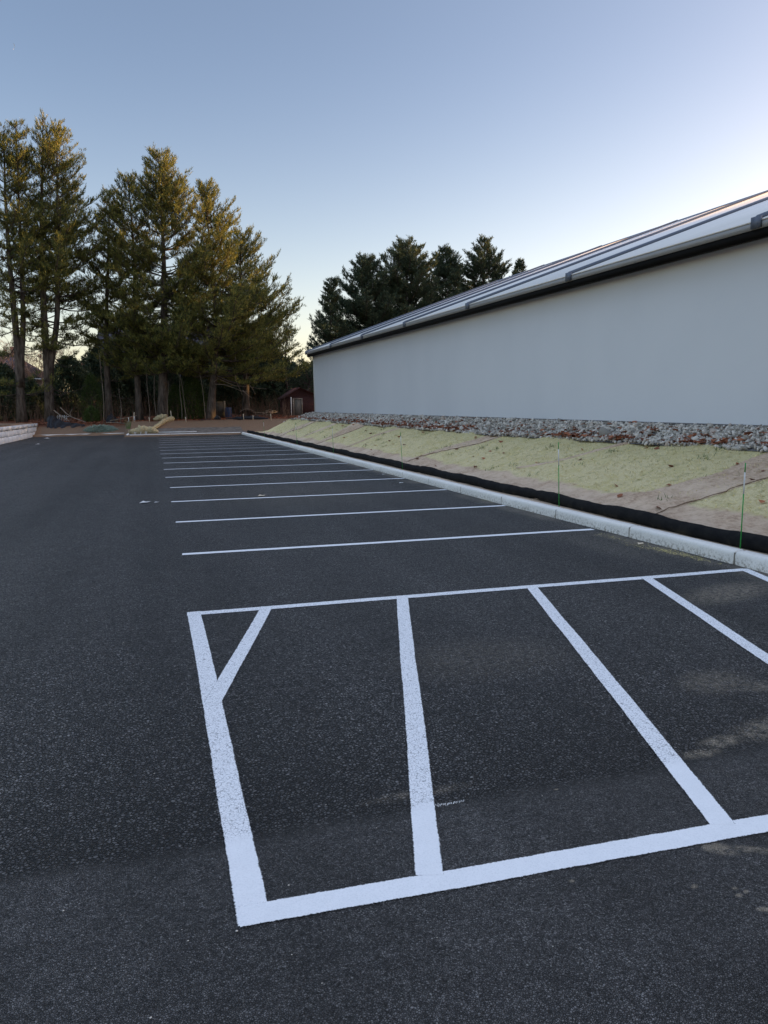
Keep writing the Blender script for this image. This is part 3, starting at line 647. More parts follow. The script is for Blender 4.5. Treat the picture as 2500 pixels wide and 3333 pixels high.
def pine(base,top,name,label,cat='pine tree',group=None,R0=4.0,cb=.35,rt=.3,seed=0,prof=None,dens=1.0,fork=None,mid=None,dead=.15,needle='needle',bark='bark',wh=.62,tl=.33,asym=None,tw=.038,ls=0):
    r=np.random.default_rng(seed);rr=random.Random(seed);base=np.array(base,float);top=np.array(top,float);Ht=top[2]-base[2]
    e=empty(name,tuple(base),label,cat,group)
    wood=MB();P=[];D=[];C=[];TW=[]
    leaders=[(base,top,0.0,rt)]
    if fork: leaders.append((None,np.array(fork[1],float),fork[0],rt*.7))
    def axis(b0,t0,t,wob):
        p=b0+(t0-b0)*t;return p+np.array([math.sin(t*5+wob)*.16+ (mid or 0)*math.sin(t*math.pi),math.cos(t*4+wob)*.15,0])
    for li,(b0,t0,f0,r0) in enumerate(leaders):
        if b0 is None:
            b0=axis(base,top,f0,seed)-axis(base,top,0,seed)+base
            ts=np.linspace(0,1,12);x=[b0+(t0-b0)*t+np.array([(t0-b0)[0]*.6*math.sin(t*math.pi)*.5,.0,0]) for t in ts]
            ax=lambda t,b0=b0,t0=t0:b0+(t0-b0)*t+np.array([(t0-b0)[0]*.35*min(1,t*4)*(1-t),0,0])
        else:
            ax=lambda t,b0=b0,t0=t0:axis(b0,t0,t,seed)-axis(b0,t0,0,seed)+b0
        ts=np.linspace(0,1,16);pts=np.array([ax(t) for t in ts]);pts[0,2]-=.3
        rad=r0*(1-ts)**1.0+.025;rad[0]*=1.35;rad[1]*=1.04
        wood.tube(pts,rad,9,nz=.03,seed=seed)
        hL=t0[2]-b0[2];cbz=base[2]+Ht*cb;z=max(b0[2]+1.5,base[2]+2.2);k=0
        while z<t0[2]-.25:
            t=(z-b0[2])/hL;hf=(z-cbz)/(t0[2]-cbz);c=ax(t);isdead=hf<0
            if isdead:
                nb=0 if r.random()>dead*2 else r.integers(2,5)
                ln0=R0*.55
            else:
                nb=r.integers(5,8) if hf>ls else r.integers(1,4);ln0=R0*(prof(hf) if prof else (math.sin(math.pi*min(1,hf*.75+.22))**.8)*(1-hf*.55) if hf<.72 else (1-hf)/.28*.62*(math.sin(math.pi*.76)**.8)*.95+.05)
            for q in range(int(nb)):
                a=r.uniform(0,6.283);L=ln0*r.uniform(.55,1.15)+.25
                if li==1:L*=.8
                if asym: L*=1+asym*math.cos(a)
                el=(.0+(.75 if needle=='needle' else .55)*max(0,hf)**1.3+r.normal(0,.12)) if not isdead else r.normal(-.05,.15)
                d=np.array([math.cos(a)*math.cos(el),math.sin(a)*math.cos(el),math.sin(el)])
                n=6;tt=np.linspace(0,1,n);up=np.array([0,0,1.0]);sag=-.10*(1-max(hf,0))
                bp=np.array([c+d*L*s+up*L*(sag*math.sin(s*math.pi)+.22*s*s*s) for s in tt])+np.cumsum(r.normal(0,.03*L/4,(n,3)),axis=0)
                br=max(.012,min(r0*.28,.012*L+.008))*(1-tt*.85)
                wood.tube(bp,br,4,cap=False)
                if isdead:
                    for _ in range(int(r.integers(1,4))):
                        s=r.uniform(.3,.9);p=bp[int(s*5)];d2=d*.6+r.normal(0,.4,3);TW.append((p,p+d2/np.linalg.norm(d2)*L*.3))
                    if r.random()>.3 or L<1: continue
                # sub twigs
                nt_=int(max(4,L/.15)*dens);sv=r.uniform(.28 if hf<.8 else .1,1,nt_)
                for s in sv:
                    i0=min(int(s*5),4);p=bp[i0]+(bp[i0+1]-bp[i0])*(s*5-i0)
                    sd_=r.choice([-1,1]);side=np.array([-math.sin(a),math.cos(a),0])*sd_
                    d2=d*r.uniform(.5,1.0)+side*r.uniform(.4,1.1)+up*r.uniform(-.1,.6+.4*max(hf,0));d2/=np.linalg.norm(d2)
                    l2=(.28+.30*L*(1-s*.7))*r.uniform(.5,1.1);l2=min(l2,1.5)
                    TW.append((p,p+d2*l2));ns=max(2,int(l2/.115))
                    for h_ in range(ns):
                        u_=(h_+1)/ns
                        dd=d2*.6+r.normal(0,.36,3)+up*.75;P.append(p+d2*l2*u_*r.uniform(.85,1));D.append(dd)
                for h_ in range(3): P.append(bp[-1]+r.normal(0,.04,3));D.append(d+up*.6+r.normal(0,.25,3))
            z+=wh*r.uniform(.55,1.35)*(1 if hf<.7 else .75);k+=1
        for h_ in range(8): P.append(ax(1)+np.array([0,0,-.2*h_]));D.append(np.array([0,0,1.0])+r.normal(0,.25 if h_ else .02,3))
    P=np.array(P);D=np.array(D);n=len(P)
    L=tl*r.uniform(.7,1.3,n);cv=np.clip(r.normal(.5,.25,n),0,1)
    V,F,c=tufts(P,D,L,tw,6,r,.6,cv)
    cr=MB();cr.add(V,[F],c)
    if TW:
        A=np.array([t[0] for t in TW]);B=np.array([t[1] for t in TW]);d=B-A;s=np.cross(d,np.array([0,0,1.0]));s/=np.linalg.norm(s,axis=1)[:,None]+1e-6;u=np.cross(s,d);u/=np.linalg.norm(u,axis=1)[:,None]+1e-6
        w_=.011;V=np.stack([A-s*w_,A+s*w_,A+u*w_*1.5,B],1).reshape(-1,3);i=np.arange(len(A))[:,None]*4
        wood.add(V,[np.concatenate([i+[0,1,3],i+[1,2,3],i+[2,0,3]])])
    wood.build('trunk',MAT[bark],e,smooth=True);cr.build('crown',MAT[needle],e)
    return e,n
G1='tall pines at the edge of the wood'
tot=0
def T(bx_,by_,tx,ty,Y,name,label,**k):
    global tot
    B=at(bx_,by_,Y);B[2]=float(ground_z(B[0],B[1]));Tp=at(tx,ty+24,Y);
    if 'forkpx' in k:
        f0,fx,fy=k.pop('forkpx');k['fork']=(f0,at(fx,fy,Y-.3))
    e,n=pine(B,Tp,name,label,**k);tot+=n;return e
T(70,1368,22,395,63,'pine_tree','tall pine leaning left with a bare lower trunk, leftmost of the wood edge',group=G1,ls=.22,R0=4.3,cb=.26,rt=.31,seed=1,forkpx=(.14,52,400),wh=.8,dead=.3,asym=.1)
T(163,1365,140,362,63.5,'pine_tree','tallest pine, forked low into two leaders, behind the end of the retaining wall',group=G1,ls=.20,R0=5.0,cb=.24,rt=.34,seed=2,forkpx=(.15,186,415),wh=.72,dead=.35,asym=.25)
T(357,1370,348,600,64.5,'pine_tree','slender pine with a thin lit crown between the forked pine and the broad pine',group=G1,ls=.10,R0=3.4,cb=.26,dens=1.2,rt=.26,seed=3,wh=.75,dead=.3,asym=.2)
T(457,1368,408,560,63.5,'pine_tree','shaded pine with a slightly curved trunk just left of the broad pine',group=G1,R0=3.7,cb=.22,dens=1.2,rt=.25,seed=4,wh=.62,dead=.3,asym=-.15)
T(530,1365,512,478,62.5,'pine_tree','broad pine with the thickest straight trunk and a tall golden crown',group=G1,R0=5.5,cb=.17,rt=.38,seed=5,wh=.5,dens=1.25,asym=.1)
T(683,1362,668,585,62,'pine_tree','spreading pine with a pale leaning trunk and long dead limbs to its right',group=G1,R0=6.2,cb=.17,rt=.31,seed=6,prof=lambda h:.98*(1-h**1.15)*(.75+.25*min(1,h*4))+.03,wh=.48,dens=1.2,mid=.4,asym=.15)
T(800,1350,790,735,66,'pine_tree','wide pine at the right end of the row with limbs reaching to the right',group=G1,R0=5.3,cb=.20,rt=.3,seed=7,prof=lambda h:(1-h)**.8*(.7+.3*min(1,h*5))+.04,wh=.52,dens=1.2,asym=.22)
conic=lambda h:max(.05,(1-h)**.9)
T(938,1345,940,1040,75,'spruce_tree','small pointed spruce in the gap left of the building corner',cat='spruce tree',R0=2.6,cb=.05,rt=.14,seed=8,prof=conic,needle='needle_dark',wh=.45,tl=.25)
T(1012,1345,1008,1190,72,'spruce_tree','low rounded spruce touching the far corner of the building',cat='spruce tree',R0=2.6,cb=.05,rt=.12,seed=9,prof=lambda h:.5+.5*(1-h),needle='needle_dark',wh=.4,tl=.25)
G2='dark pines behind the roof'
dome=lambda h:(math.sin(math.pi*min(1,.30+h*.70))**.6)
for (bx_,tx,ty,Y,R0,sd_,lab) in ((1050,1075,888,80,3.2,11,'narrow pointed pine standing apart, leftmost of those above the roof'),(1190,1190,815,84,4.4,12,'dark dense pine, second from the left above the roof'),
    (1325,1325,768,86,5.2,13,'broadest dark pine above the roof, in the middle of the group'),(1455,1457,785,90,4.2,14,'pine with a small sunlit top above the roof, right of the broadest one'),
    (1575,1580,755,90,4.8,15,'pine with open sunlit branches at its top, tallest near the roofline'),(1690,1690,822,94,4.0,16,'small pine top barely above the roof, rightmost of the group')):
    T(bx_,1345,tx,ty,Y,'pine_tree',lab,group=G2,R0=R0*(1.35 if sd_ not in (11,16) else 1.2),cb=.08,rt=.3,seed=sd_,prof=(conic if sd_ in(11,16) else (lambda h:max(.12,1-h**2.5)*.95)),needle='needle_dark',wh=.5,tl=.40,dens=1.25,tw=.06)
print('TUFTS',tot)
# bare deciduous trees
def bare(base,h,label,seed,spread=.5,levels=5,mat='twig',name='bare_tree',group=None,r0=None):
    r=np.random.default_rng(seed);e=empty(name,tuple(base),label,'bare tree',group);b=MB();tw=[]
    def grow(p,d,L,rad,lv):
        n=4;pts=[p]
        for i in range(n):
            d=d+r.normal(0,.10,3)+np.array([0,0,.05]);d/=np.linalg.norm(d);p=p+d*L/n;pts.append(p)
        if rad>.012: b.tube(pts,np.linspace(rad,rad*.65,n+1),5 if rad>.04 else 3,cap=False)
        else: tw.append(pts)
        if lv==0:return
        for k in range(int(r.integers(2,4))+(1 if lv<3 else 0)):
            nd=d+r.normal(0,spread,3);nd[2]=abs(nd[2])*.8+.1;nd/=np.linalg.norm(nd)
            q=pts[-1] if k==0 else pts[int(r.integers(2,n+1))]
            grow(q,nd,L*r.uniform(.6,.85),rad*.62,lv-1)
    grow(np.array(base,float),np.array([r.normal(0,.05),0,1.0]),h*.3,r0 or h*.014,levels)
    for pts in tw:
        pts=np.array(pts[::2]+([pts[-1]] if len(pts)%2==0 else []));b.tube(pts,np.linspace(.010,.005,len(pts)),3,cap=False)
    b.build('trunk',MAT[mat],e);return e
for i,(x,Y,h,lab) in enumerate(((55,76,8.5,'fine twigged bare tree close behind the leaning pine trunk'),(185,74,7.5,'fine twigged bare tree just right of the forked pine'),(-30,88,9.5,'bare twiggy tree at the left edge behind the leaning pine'),(20,80,9,'bare tree in front of the hip roofed house'),(110,84,8.5,'bare twiggy tree between the leaning pine and the forked pine'),(215,82,8,'bare rusty tree right of the forked pine'),(270,86,7.5,'low bare tree beside the dark house'),(995,88,6.5,'bare sunlit tree glimpsed beside the building corner'),(1560,84,13,'bare reddish tree among the pines above the roof'),(1480,80,11,'bare brown tree just above the roof'))):
    p=at(x,1345,Y);p[2]=float(ground_z(p[0],p[1]))-.1;bare(p,h,lab,50+i,.5,7,group='bare trees behind the pines')
# saplings along the bank
for i,(x,y0_,h,lab) in enumerate(((337,1368,5.2,'thin straight pale sapling left of the second pine trunk'),(485,1366,4.3,'thin sapling left of the broad pine trunk'),(507,1366,3.8,'slim sapling close against the broad pine trunk'),(548,1366,3.0,'thin brown sapling just right of the broad pine trunk'),(612,1368,3.6,'leaning brown sapling left of the pale pine trunk'),(673,1366,4.5,'thin sapling in front of the pale leaning pine trunk'),(392,1364,2.6,'short thin sapling between the second and third trunks'),(590,1366,3.2,'thin stem beside the green bush'))):
    p=at(x,y0_,60.8);p[2]=float(ground_z(p[0],p[1]))-.05;r=np.random.default_rng(70+i);e=empty('sapling',tuple(p),lab,'sapling','saplings along the bank')
    b=MB();pts=[p+np.array([(.07*math.sin(k*.7+i)+(-.5 if i in(4,5) else .1)*(k/7)),r.normal(0,.03),h*k/7])for k in range(8)];b.tube(pts,np.linspace(.035,.012,8),5)
    for k in range(2,8):
        for _ in range(1):
            d=np.array([r.normal(0,1),r.normal(0,1),.9]);d/=np.linalg.norm(d);b.tube([pts[k],pts[k]+d*.2,pts[k]+d*.4+np.array([0,0,.15])],[.008,.006,.003],3,cap=False)
    b.build('trunk',MAT['bark_pale'],e)
# bushes
def bush(c,rx,rz,name,label,mat,seed,n=2600,shape='oval',cat='bush',group=None,leaf=.16,w_=.05):
    r=np.random.default_rng(seed);c=np.array(c,float);e=empty(name,tuple(c),label,cat,group)
    b=MB();P=[];D=[]
    for k in range(16):
        a=r.uniform(0,6.28);t=r.uniform(.3,1);top=c+np.array([math.cos(a)*rx*.6*t,math.sin(a)*rx*.6*t,rz*r.uniform(.5,.95)])
        b.tube([c+np.array([0,0,-.1]),c*.5+top*.5+np.array([0,0,.1]),top],[.05,.03,.01],4,cap=False)
    b.build('stem',MAT['bark'],e)
    for _ in range(n):
        z=r.random();prof=(1-z**2.2)**.5*(.75+.25*math.sin(z*3.1)) if shape=='oval' else (1-z)**.75
        a=r.uniform(0,6.283);q=r.uniform(.35,1)**.5;lump_=1+.18*math.sin(a*3+seed+z*7)+.12*math.sin(a*7+z*13)
        P.append((c[0]+math.cos(a)*rx*prof*q*lump_,c[1]+math.sin(a)*rx*prof*q*lump_,c[2]+z*rz*(1+.05*math.sin(a*5))));D.append((math.cos(a)*.8,math.sin(a)*.8,.7+r.normal(0,.3)))
    P=np.array(P);D=np.array(D);V,F,cc=tufts(P,D,leaf*r.uniform(.7,1.4,len(P)),w_,5,r,.7)
    cr=MB();cr.add(V,[F],cc);cr.build('crown',MAT[mat],e);return e
def B(x,y,Y,wpx,hpx,*a,**k):
    p=at(x,y,Y);p[2]=float(ground_z(p[0],p[1]))-.05;s=Y/2450*1.03;return bush(p,wpx*s/2,hpx*s,*a,**k)
B(628,1370,64,95,135,'arborvitae_bush','bright green arborvitae bush between the broad pine and the pale leaning pine','arbor',81,3600)
B(575,1368,64.5,60,100,'arborvitae_bush','lower green arborvitae just right of the broad pine trunk','arbor',82,2000)
B(305,1368,65,70,130,'arborvitae_bush','sparse green bush between the forked pine and the slender pine','arbor',83,1700,)
B(300,1368,62,46,42,'arborvitae_bush','small low green bush at the foot of the sparse green bush','arbor',84,700)
DB='dark evergreens behind the pines'
for i,(x,Y,wp_,hp_,sh,lab) in enumerate(((12,68,120,150,'oval','dark evergreen mass at the left edge behind the retaining wall'),(95,70,90,110,'oval','dark bush behind the leaning pine trunk'),(235,72,130,165,'oval','dark evergreen right of the forked pine trunk'),
   (400,76,120,185,'cone','dark evergreen behind the slender pine'),(470,78,120,210,'oval','dark evergreen just left of the broad pine trunk'),(585,76,150,230,'oval','tall dark evergreen behind the green arborvitae'),(700,79,150,190,'oval','dark evergreen behind the pale leaning trunk'),
   (800,77,150,250,'oval','tall dark evergreen behind the grey board panel'),(880,76,150,240,'cone','dark evergreen cone above the cluttered table'),(950,80,110,150,'oval','dark evergreen beside the red shed'),(330,76,130,190,'oval','dark evergreen below the dark roof at its left'))):
    B(x,1352,Y,wp_*1.15,hp_,'evergreen_bush',lab,'needle_dark',90+i,int(wp_*hp_*.24)+900,shape=sh,group=DB,leaf=.3,w_=.10,cat='evergreen')
# thin brushwood
b=MB();r=np.random.default_rng(66)
for k in range(900):
    x=r.uniform(-11.5,11.5);y=r.uniform(62.5,70);z=float(ground_z(x,y));h=r.uniform(.4,2.4);p=np.array([x,y,z]);q=p+np.array([r.normal(0,.35),r.normal(0,.2),h])
    w_=.012;b.add([p-[w_,0,0],p+[w_,0,0],q],[[(0,1,2)]],r.random())
    for _ in range(3):
        s=r.uniform(.3,.9);m_=p+(q-p)*s;d=r.normal(0,.35,3)+[0,0,.2];b.add([m_-[.006,0,0],m_+[.006,0,0],m_+d],[[(0,1,2)]],r.random())
tag(b.build('brushwood',MAT['brush']),'tangle of thin brown stems and brush under the pines','brush',kind='stuff')
# leaf litter on the bank
r=np.random.default_rng(77);n=5200;x=r.uniform(-9.5,12,n);y=60.6+9*r.random(n)**1.3;z=ground_z(x,y)+.03
b=MB();V,F,C=leaves(x,y,z,r,.075);b.add(V,[F],C);tag(b.build('leaf_litter',MAT['dryleaf']),'rust coloured leaf litter under the pines','leaf litter',kind='stuff')
# unseen tree line added to the right, out of frame, to shade the ground
r=np.random.default_rng(31);P=[];D=[];wd=MB()
for k in range(60):
    y=-60+k*3.4+r.normal(0,.8);x=92+r.normal(0,2.5);h=(22.6+r.normal(0,1.0)) if y<108 else (7+r.normal(0,1.5));z0=float(ground_z(x,y))
    if 106<=y<112:h=14
    wd.tube([(x,y,z0-.2),(x,y,z0+h*.8)],[.3,.1],5)
    m_=int(520*h/20)
    zz=r.random(m_)**.9;a=r.uniform(0,6.28,m_);R_=3.4*(1-zz**3)*r.uniform(.2,1,m_)**.5
    P.append(np.stack([x+np.cos(a)*R_,y+np.sin(a)*R_,z0+.3+zz*h],-1));D.append(r.normal(0,1,(m_,3)))
P=np.concatenate(P);D=np.concatenate(D);V,F,C=tufts(P,D,np.full(len(P),1.5),.75,6,r,1.0);wd.add(V,[F],C)
tag(wd.build('shade_wood',MAT['needle_dark']),'unseen dark wood added beyond the building to shade the lot','wood',kind='stuff')
# ------------------------------------------------------------------ houses beyond
def quad(b,*p): b.add([tuple(q) for q in p],[[tuple(range(len(p)))]])
def prism(b,base,z0,z1):
    n=len(base);V=[(x,y,z0) for x,y in base]+[(x,y,z1) for x,y in base];b.add(V,[[(j,(j+1)%n,(j+1)%n+n,j+n) for j in range(n)],[list(range(n))[::-1]],[[j+n for j in range(n)]]])
def hip(b,x0,x1,y0,y1,ze,zr,in0,in1):
    ym=(y0+y1)/2;V=[(x0,y0,ze),(x1,y0,ze),(x1,y1,ze),(x0,y1,ze),(x0+in0,ym,zr),(x1-in1,ym,zr)]
    b.add(V,[[(0,1,5,4),(2,3,4,5)],[(1,2,5),(3,0,4)],[(3,2,1,0)]])
e=empty('house',(-16,96,1.2),'house with siding coloured pink as if sunlit, hipped grey roof and chimney at the far left','house')
b=MB();prism(b,[(-21,94.5),(-11.3,94.5),(-11.3,103),(-21,103)],.9,5.5);b.build('wall',MAT['pink'],e)
b=MB();hip(b,-21.5,-10.8,94,103.5,5.52,8.6,5.5,4.6);rf=b.build('roof',MAT['shingle'],e)
b=MB();b.box((-15.4,98.4,7.5),(-14.5,99.2,9.3));b.build('chimney',MAT['chimney'],rf)
b=MB();b.box((-21.55,93.9,5.3),(-10.75,94.02,5.5));b.build('eave_board',MAT['white'],e)
for x in (-19.2,-13.6):
    b=MB();b.box((x-.5,94.44,2.9),(x+.5,94.49,4.5));f=b.build('window',MAT['white'],e);b=MB();b.box((x-.42,94.41,2.98),(x+.42,94.435,4.42));b.build('pane',MAT['glass'],f)
e=empty('house',(5,88,1.2),'large dark house with a long purple grey roof behind the pines','house')
b=MB();prism(b,[(-5.5,88.3),(15.6,88.3),(15.6,99),(-5.5,99)],.9,5.6);b.build('wall',MAT['darkside'],e)
b=MB();hip(b,-6.2,16.4,87.6,99.6,5.62,11.6,1.0,3.4);rf=b.build('roof',MAT['shingle'],e)
b=MB();quad(b,(3.0,84.6,4.7),(6.6,84.6,4.7),(6.6,88.0,6.3),(3.0,88.0,6.3));quad(b,(3.0,84.6,4.55),(3.0,88.0,6.15),(6.6,88.0,6.15),(6.6,84.6,4.55));quad(b,(3.0,84.6,4.55),(6.6,84.6,4.55),(6.6,84.6,4.7),(3.0,84.6,4.7));b.build('porch_roof',MAT['shingle'],e)
for x in (3.2,6.4):
    b=MB();b.box((x-.08,84.75,.9),(x+.08,84.9,4.6));b.build('porch_post',MAT['wood'],e)
for x in (-2.5,0,9,12.5):
    b=MB();b.box((x-.55,88.22,2.5),(x+.55,88.29,4.2));f=b.build('window',MAT['wood'],e);b=MB();b.box((x-.46,88.18,2.6),(x+.46,88.21,4.1));b.build('pane',MAT['glass'],f)
# red shed
s0=at(945,1365,68);x0=s0[0]
SHED=1
e=empty('shed',(x0+1.2,68,1.0),'small red shed with a white door frame beside the building corner','shed')
b=MB();prism(b,[(x0-.3,68),(x0+2.9,68),(x0+2.9,71.5),(x0-.3,71.5)],.8,2.75);b.add([(x0-.3,68,2.75),(x0+2.9,68,2.75),(x0+.9,68,3.5)],[[(0,1,2)]]);b.build('wall',MAT['redside'],e)
b=MB()
for (xa,za,xb,zb) in ((x0-.55,2.62,x0+.9,3.58),(x0+.9,3.58,x0+3.15,2.62)):
    b.add([(xa,67.8,za),(xb,67.8,zb),(xb,71.7,zb),(xa,71.7,za),(xa,67.8,za-.08),(xb,67.8,zb-.08),(xb,71.7,zb-.08),(xa,71.7,za-.08)],[[(0,1,2,3),(7,6,5,4),(0,4,5,1),(2,6,7,3),(1,5,6,2),(3,7,4,0)]])
b.build('roof',MAT['redside'],e)
b=MB();b.box((x0+.38,67.93,.85),(x0+1.02,67.985,2.5));d_=b.build('door',MAT['greywood'],e)
b=MB();b.box((x0+.25,67.9,.85),(x0+.37,67.98,2.62));b.box((x0+1.03,67.9,.85),(x0+1.15,67.98,2.62));b.box((x0+.37,67.9,2.51),(x0+1.03,67.98,2.62));b.build('door_frame',MAT['deadwood'],d_)
b=MB();b.tube([(x0+.02,67.4,.8),(x0+.02,67.4,2.7)],.05,6);tag(b.build('white_post',MAT['white']),'thin white post standing just left of the red shed door','post')
# board panel, barrel, table
def fromto(xa,xb,yt,Y): 
    a=at(xa,1360,Y);c=at(xb,1360,Y);t=at((xa+xb)/2,yt,Y);return a[0],c[0],float(ground_z(a[0],Y)),t[2]
xa,xb,z0,z1=fromto(690,731,1307,66.5);e=empty('screen_fence',((xa+xb)/2,66.5,z0),'grey board panel with a pale post right of the leaning pine trunk','fence')
b=MB();b.box((xa,66.5,z0),(xb,66.56,z1));b.build('facing',MAT['greywood'],e);b=MB();b.box((xb+.003,66.44,z0-.1),(xb+.11,66.58,z1+.05));b.build('post',MAT['wood'],e)
xa,xb,z0,z1=fromto(738,751,1326,66);b=MB();cx=(xa+xb)/2;b.tube([(cx,66,z0),(cx,66,z0+.05),(cx,66,z0+.3),(cx,66,(z0+z1)/2),(cx,66,z1-.2),(cx,66,z1-.03),(cx,66,z1)],[.27,.28,.29,.30,.29,.28,.24],14)
tag(b.build('barrel',MAT['blue'],smooth=False),'blue plastic barrel standing right of the grey board panel','barrel')
# wheelbarrow-like hoop
a=at(768,1358,65.5);z=float(ground_z(a[0],65.5));e=empty('wheelbarrow',(a[0],65.5,z),'upturned wheelbarrow with a curved pale rim right of the blue barrel','wheelbarrow')
b=MB();b.tube([(a[0]+.2+.75*(1-math.cos(t)),65.4,z+.1+.62*math.sin(t)) for t in np.linspace(.55,3.0,12)],.03,6);b.build('rim',MAT['deadwood'],e)
b=MB();V=[];
for i,t in enumerate(np.linspace(.2,2.95,9)): V+= [(a[0]+.2+.7*(1-math.cos(t)),65.45,z+.05+.52*math.sin(t)),(a[0]+.2+.7*(1-math.cos(t)),66.1,z+.05+.42*math.sin(t))]
i=np.arange(8)*2;b.add(V,[np.stack([i,i+2,i+3,i+1],-1)]);b.build('tray',MAT['fabric'],e)
b=MB();b.tube([(a[0]+.0,65.6,z+.1),(a[0]+.35,65.55,z+.22),(a[0]-.4,65.5,z+.35)],.025,5);b.build('handle',MAT['deadwood'],e)
xa,xb,z0,z1=fromto(834,878,1348,66.5);e=empty('garden_table',((xa+xb)/2,66.5,z0),'low wooden table by the shed piled with pale boards','table')
b=MB();b.box((xa,66.1,z1-.05),(xb,66.9,z1));b.build('tabletop',MAT['greywood'],e)
for x in (xa+.08,xb-.08):
    for y in (66.15,66.85):
        b=MB();b.box((x-.04,y-.04,z0-.05),(x+.04,y+.04,z1-.052));b.build('leg',MAT['greywood'],e)
r=np.random.default_rng(5);b=MB()
for k in range(14):
    x=r.uniform(xa+.05,xb+.5);y=r.uniform(66.15,66.8);z=z1+.05+r.uniform(0,.28);L=r.uniform(.12,.4);a=r.uniform(-.5,.5);b.obox((x-L,y,z-a*L*.5),(x+L,y+.1,z+a*L*.5),.12,.035)
tag(b.build('board_pile',MAT['wood']),'jumble of pale board offcuts lying on the low table','boards')
a=at(862,1362,66);b=MB();t=np.linspace(0,6.283,19);b.tube([(a[0]+.17*math.cos(q),65.9,float(ground_z(a[0],66))+.2+.17*math.sin(q)) for q in t],.035,6,cap=False)
tag(b.build('small_wheel',MAT['deadwood']),'small pale wheel leaning under the low table','wheel')
# ------------------------------------------------------------------ things on the bank
def gp(x,y,Y,dz=0): p=at(x,y,Y);return np.array([p[0],Y,float(ground_z(p[0],Y))+dz])
ws=[(558.6,1347,60.4,'wooden stake behind the thin straw roll left of the broad pine',.75,-.06),(432,1351,59.8,'leaning pale stake beside the fallen wooden frame',.70,.12),(487,1367,59.5,'short stake left of the straw heap',.35,-.03),(605.6,1367,59.5,'short stake below the leaning sapling',.33,-.03),
    (793.6,1362,59.8,'stake at the left part of the long black fabric',.45,-.03),(823.7,1370,59.5,'stake at the middle of the long black fabric',.38,.02),(883,1366,59.3,'stake at the right end of the long black fabric',.5,-.03)]
for (x,y,Y,lab,h,ln) in ws:
    p=gp(x,y,Y,-.05);b=MB();b.obox(p,p+np.array([ln,0,h+.05]),.05,.035,up=(0,1,0));tag(b.build('wooden_stake',MAT['wood']),lab,'stake','wooden stakes on the bank')
e=empty('stake_frame',tuple(gp(425,1370,60)),'fallen frame of thin stakes and a long pole left of the straw roll','frame')
p=gp(358,1366,60.5,.25);q=gp(446,1364,60.5,.42);b=MB();b.tube([p,(p+q)/2+np.array([0,0,-.02]),q],.022,5);b.build('pole',MAT['deadwood'],e)
for x in (415,420,439):
    p=gp(x,1378,60.0,-.05);b=MB();b.obox(p,p+np.array([0,0,.42 if x>420 else .34]),.045,.03,up=(0,1,0));b.build('peg',MAT['white'],e)
p=gp(345,1372,60.8,.06);q=gp(412,1376,60.3,.05);b=MB();b.tube([p,(p+q)/2+np.array([0,0,.04]),q],.03,5);tag(b.build('fallen_pole',MAT['deadwood']),'thin pale pole lying on the mulch left of the stake frame','pole')
def roll(pts,rad,name,label,mat='strawroll',seed=0,cat='straw roll',sub=6,nz=.12):
    pts=np.array(pts,float);t=np.linspace(0,len(pts)-1,(len(pts)-1)*sub+1);P=np.stack([np.interp(t,range(len(pts)),pts[:,k]) for k in range(3)],-1);r=np.random.default_rng(seed)
    R_=np.interp(t,range(len(pts)),rad)*(1+r.normal(0,nz,len(t)));b=MB();b.tube(P,R_,10,nz=nz*.7,seed=seed);return tag(b.build(name,MAT[mat],smooth=True),label,cat)
roll([gp(420,1399,55.0,.10),gp(440,1398,55.1,.16),gp(470,1396,55.3,.22),gp(495,1396,55.3,.18),gp(514,1398,55.2,.08)],[.16,.25,.34,.28,.12],'straw_roll','thick lumpy tan straw roll lying on the near end of the island',seed=3)
roll([gp(488,1393,56,.2),gp(510,1390,57.5,.16),gp(535,1380,59,.14),gp(562,1375,60,.16)],[.12,.16,.17,.2],'straw_roll','thin straw roll running back from the thick roll to a wooden stake',seed=4)
roll([gp(500,1372,60.6,.08),gp(520,1368,60.7,.22),gp(535,1367,60.7,.26),gp(548,1372,60.6,.06)],[.12,.24,.28,.1],'straw_heap','rounded heap of tan straw at the foot of the broad pine',seed=5,cat='straw heap')
for i,x in enumerate((436,441,457,472,476)):
    p=gp(x,1404,53.6,0);b=MB();b.add([p+[0,0,0],p+[.03,0,0],p+[.03,.03,.18],p+[0,.03,.18],p+[.07,.0,.17],p+[.07,.02,.10]],[[(0,1,2,3)],[(2,4,5)]])
    tag(b.build('marker_flag',MAT['white']),('leftmost white marker tab','second white marker tab from the left','middle white marker tab','fourth white marker tab from the left','rightmost white marker tab')[i]+' of the five before the thick straw roll','marker flag','white tabs in the island soil')
p=gp(512,1405,55.5,.04);q=gp(640,1404,55.2,.04);b=MB();b.tube([p,(p+q)/2+np.array([0,.1,.0]),q],.05,7);tag(b.build('white_pipe',MAT['pipe']),'long pale plastic pipe lying on the island soil right of the straw roll','pipe')
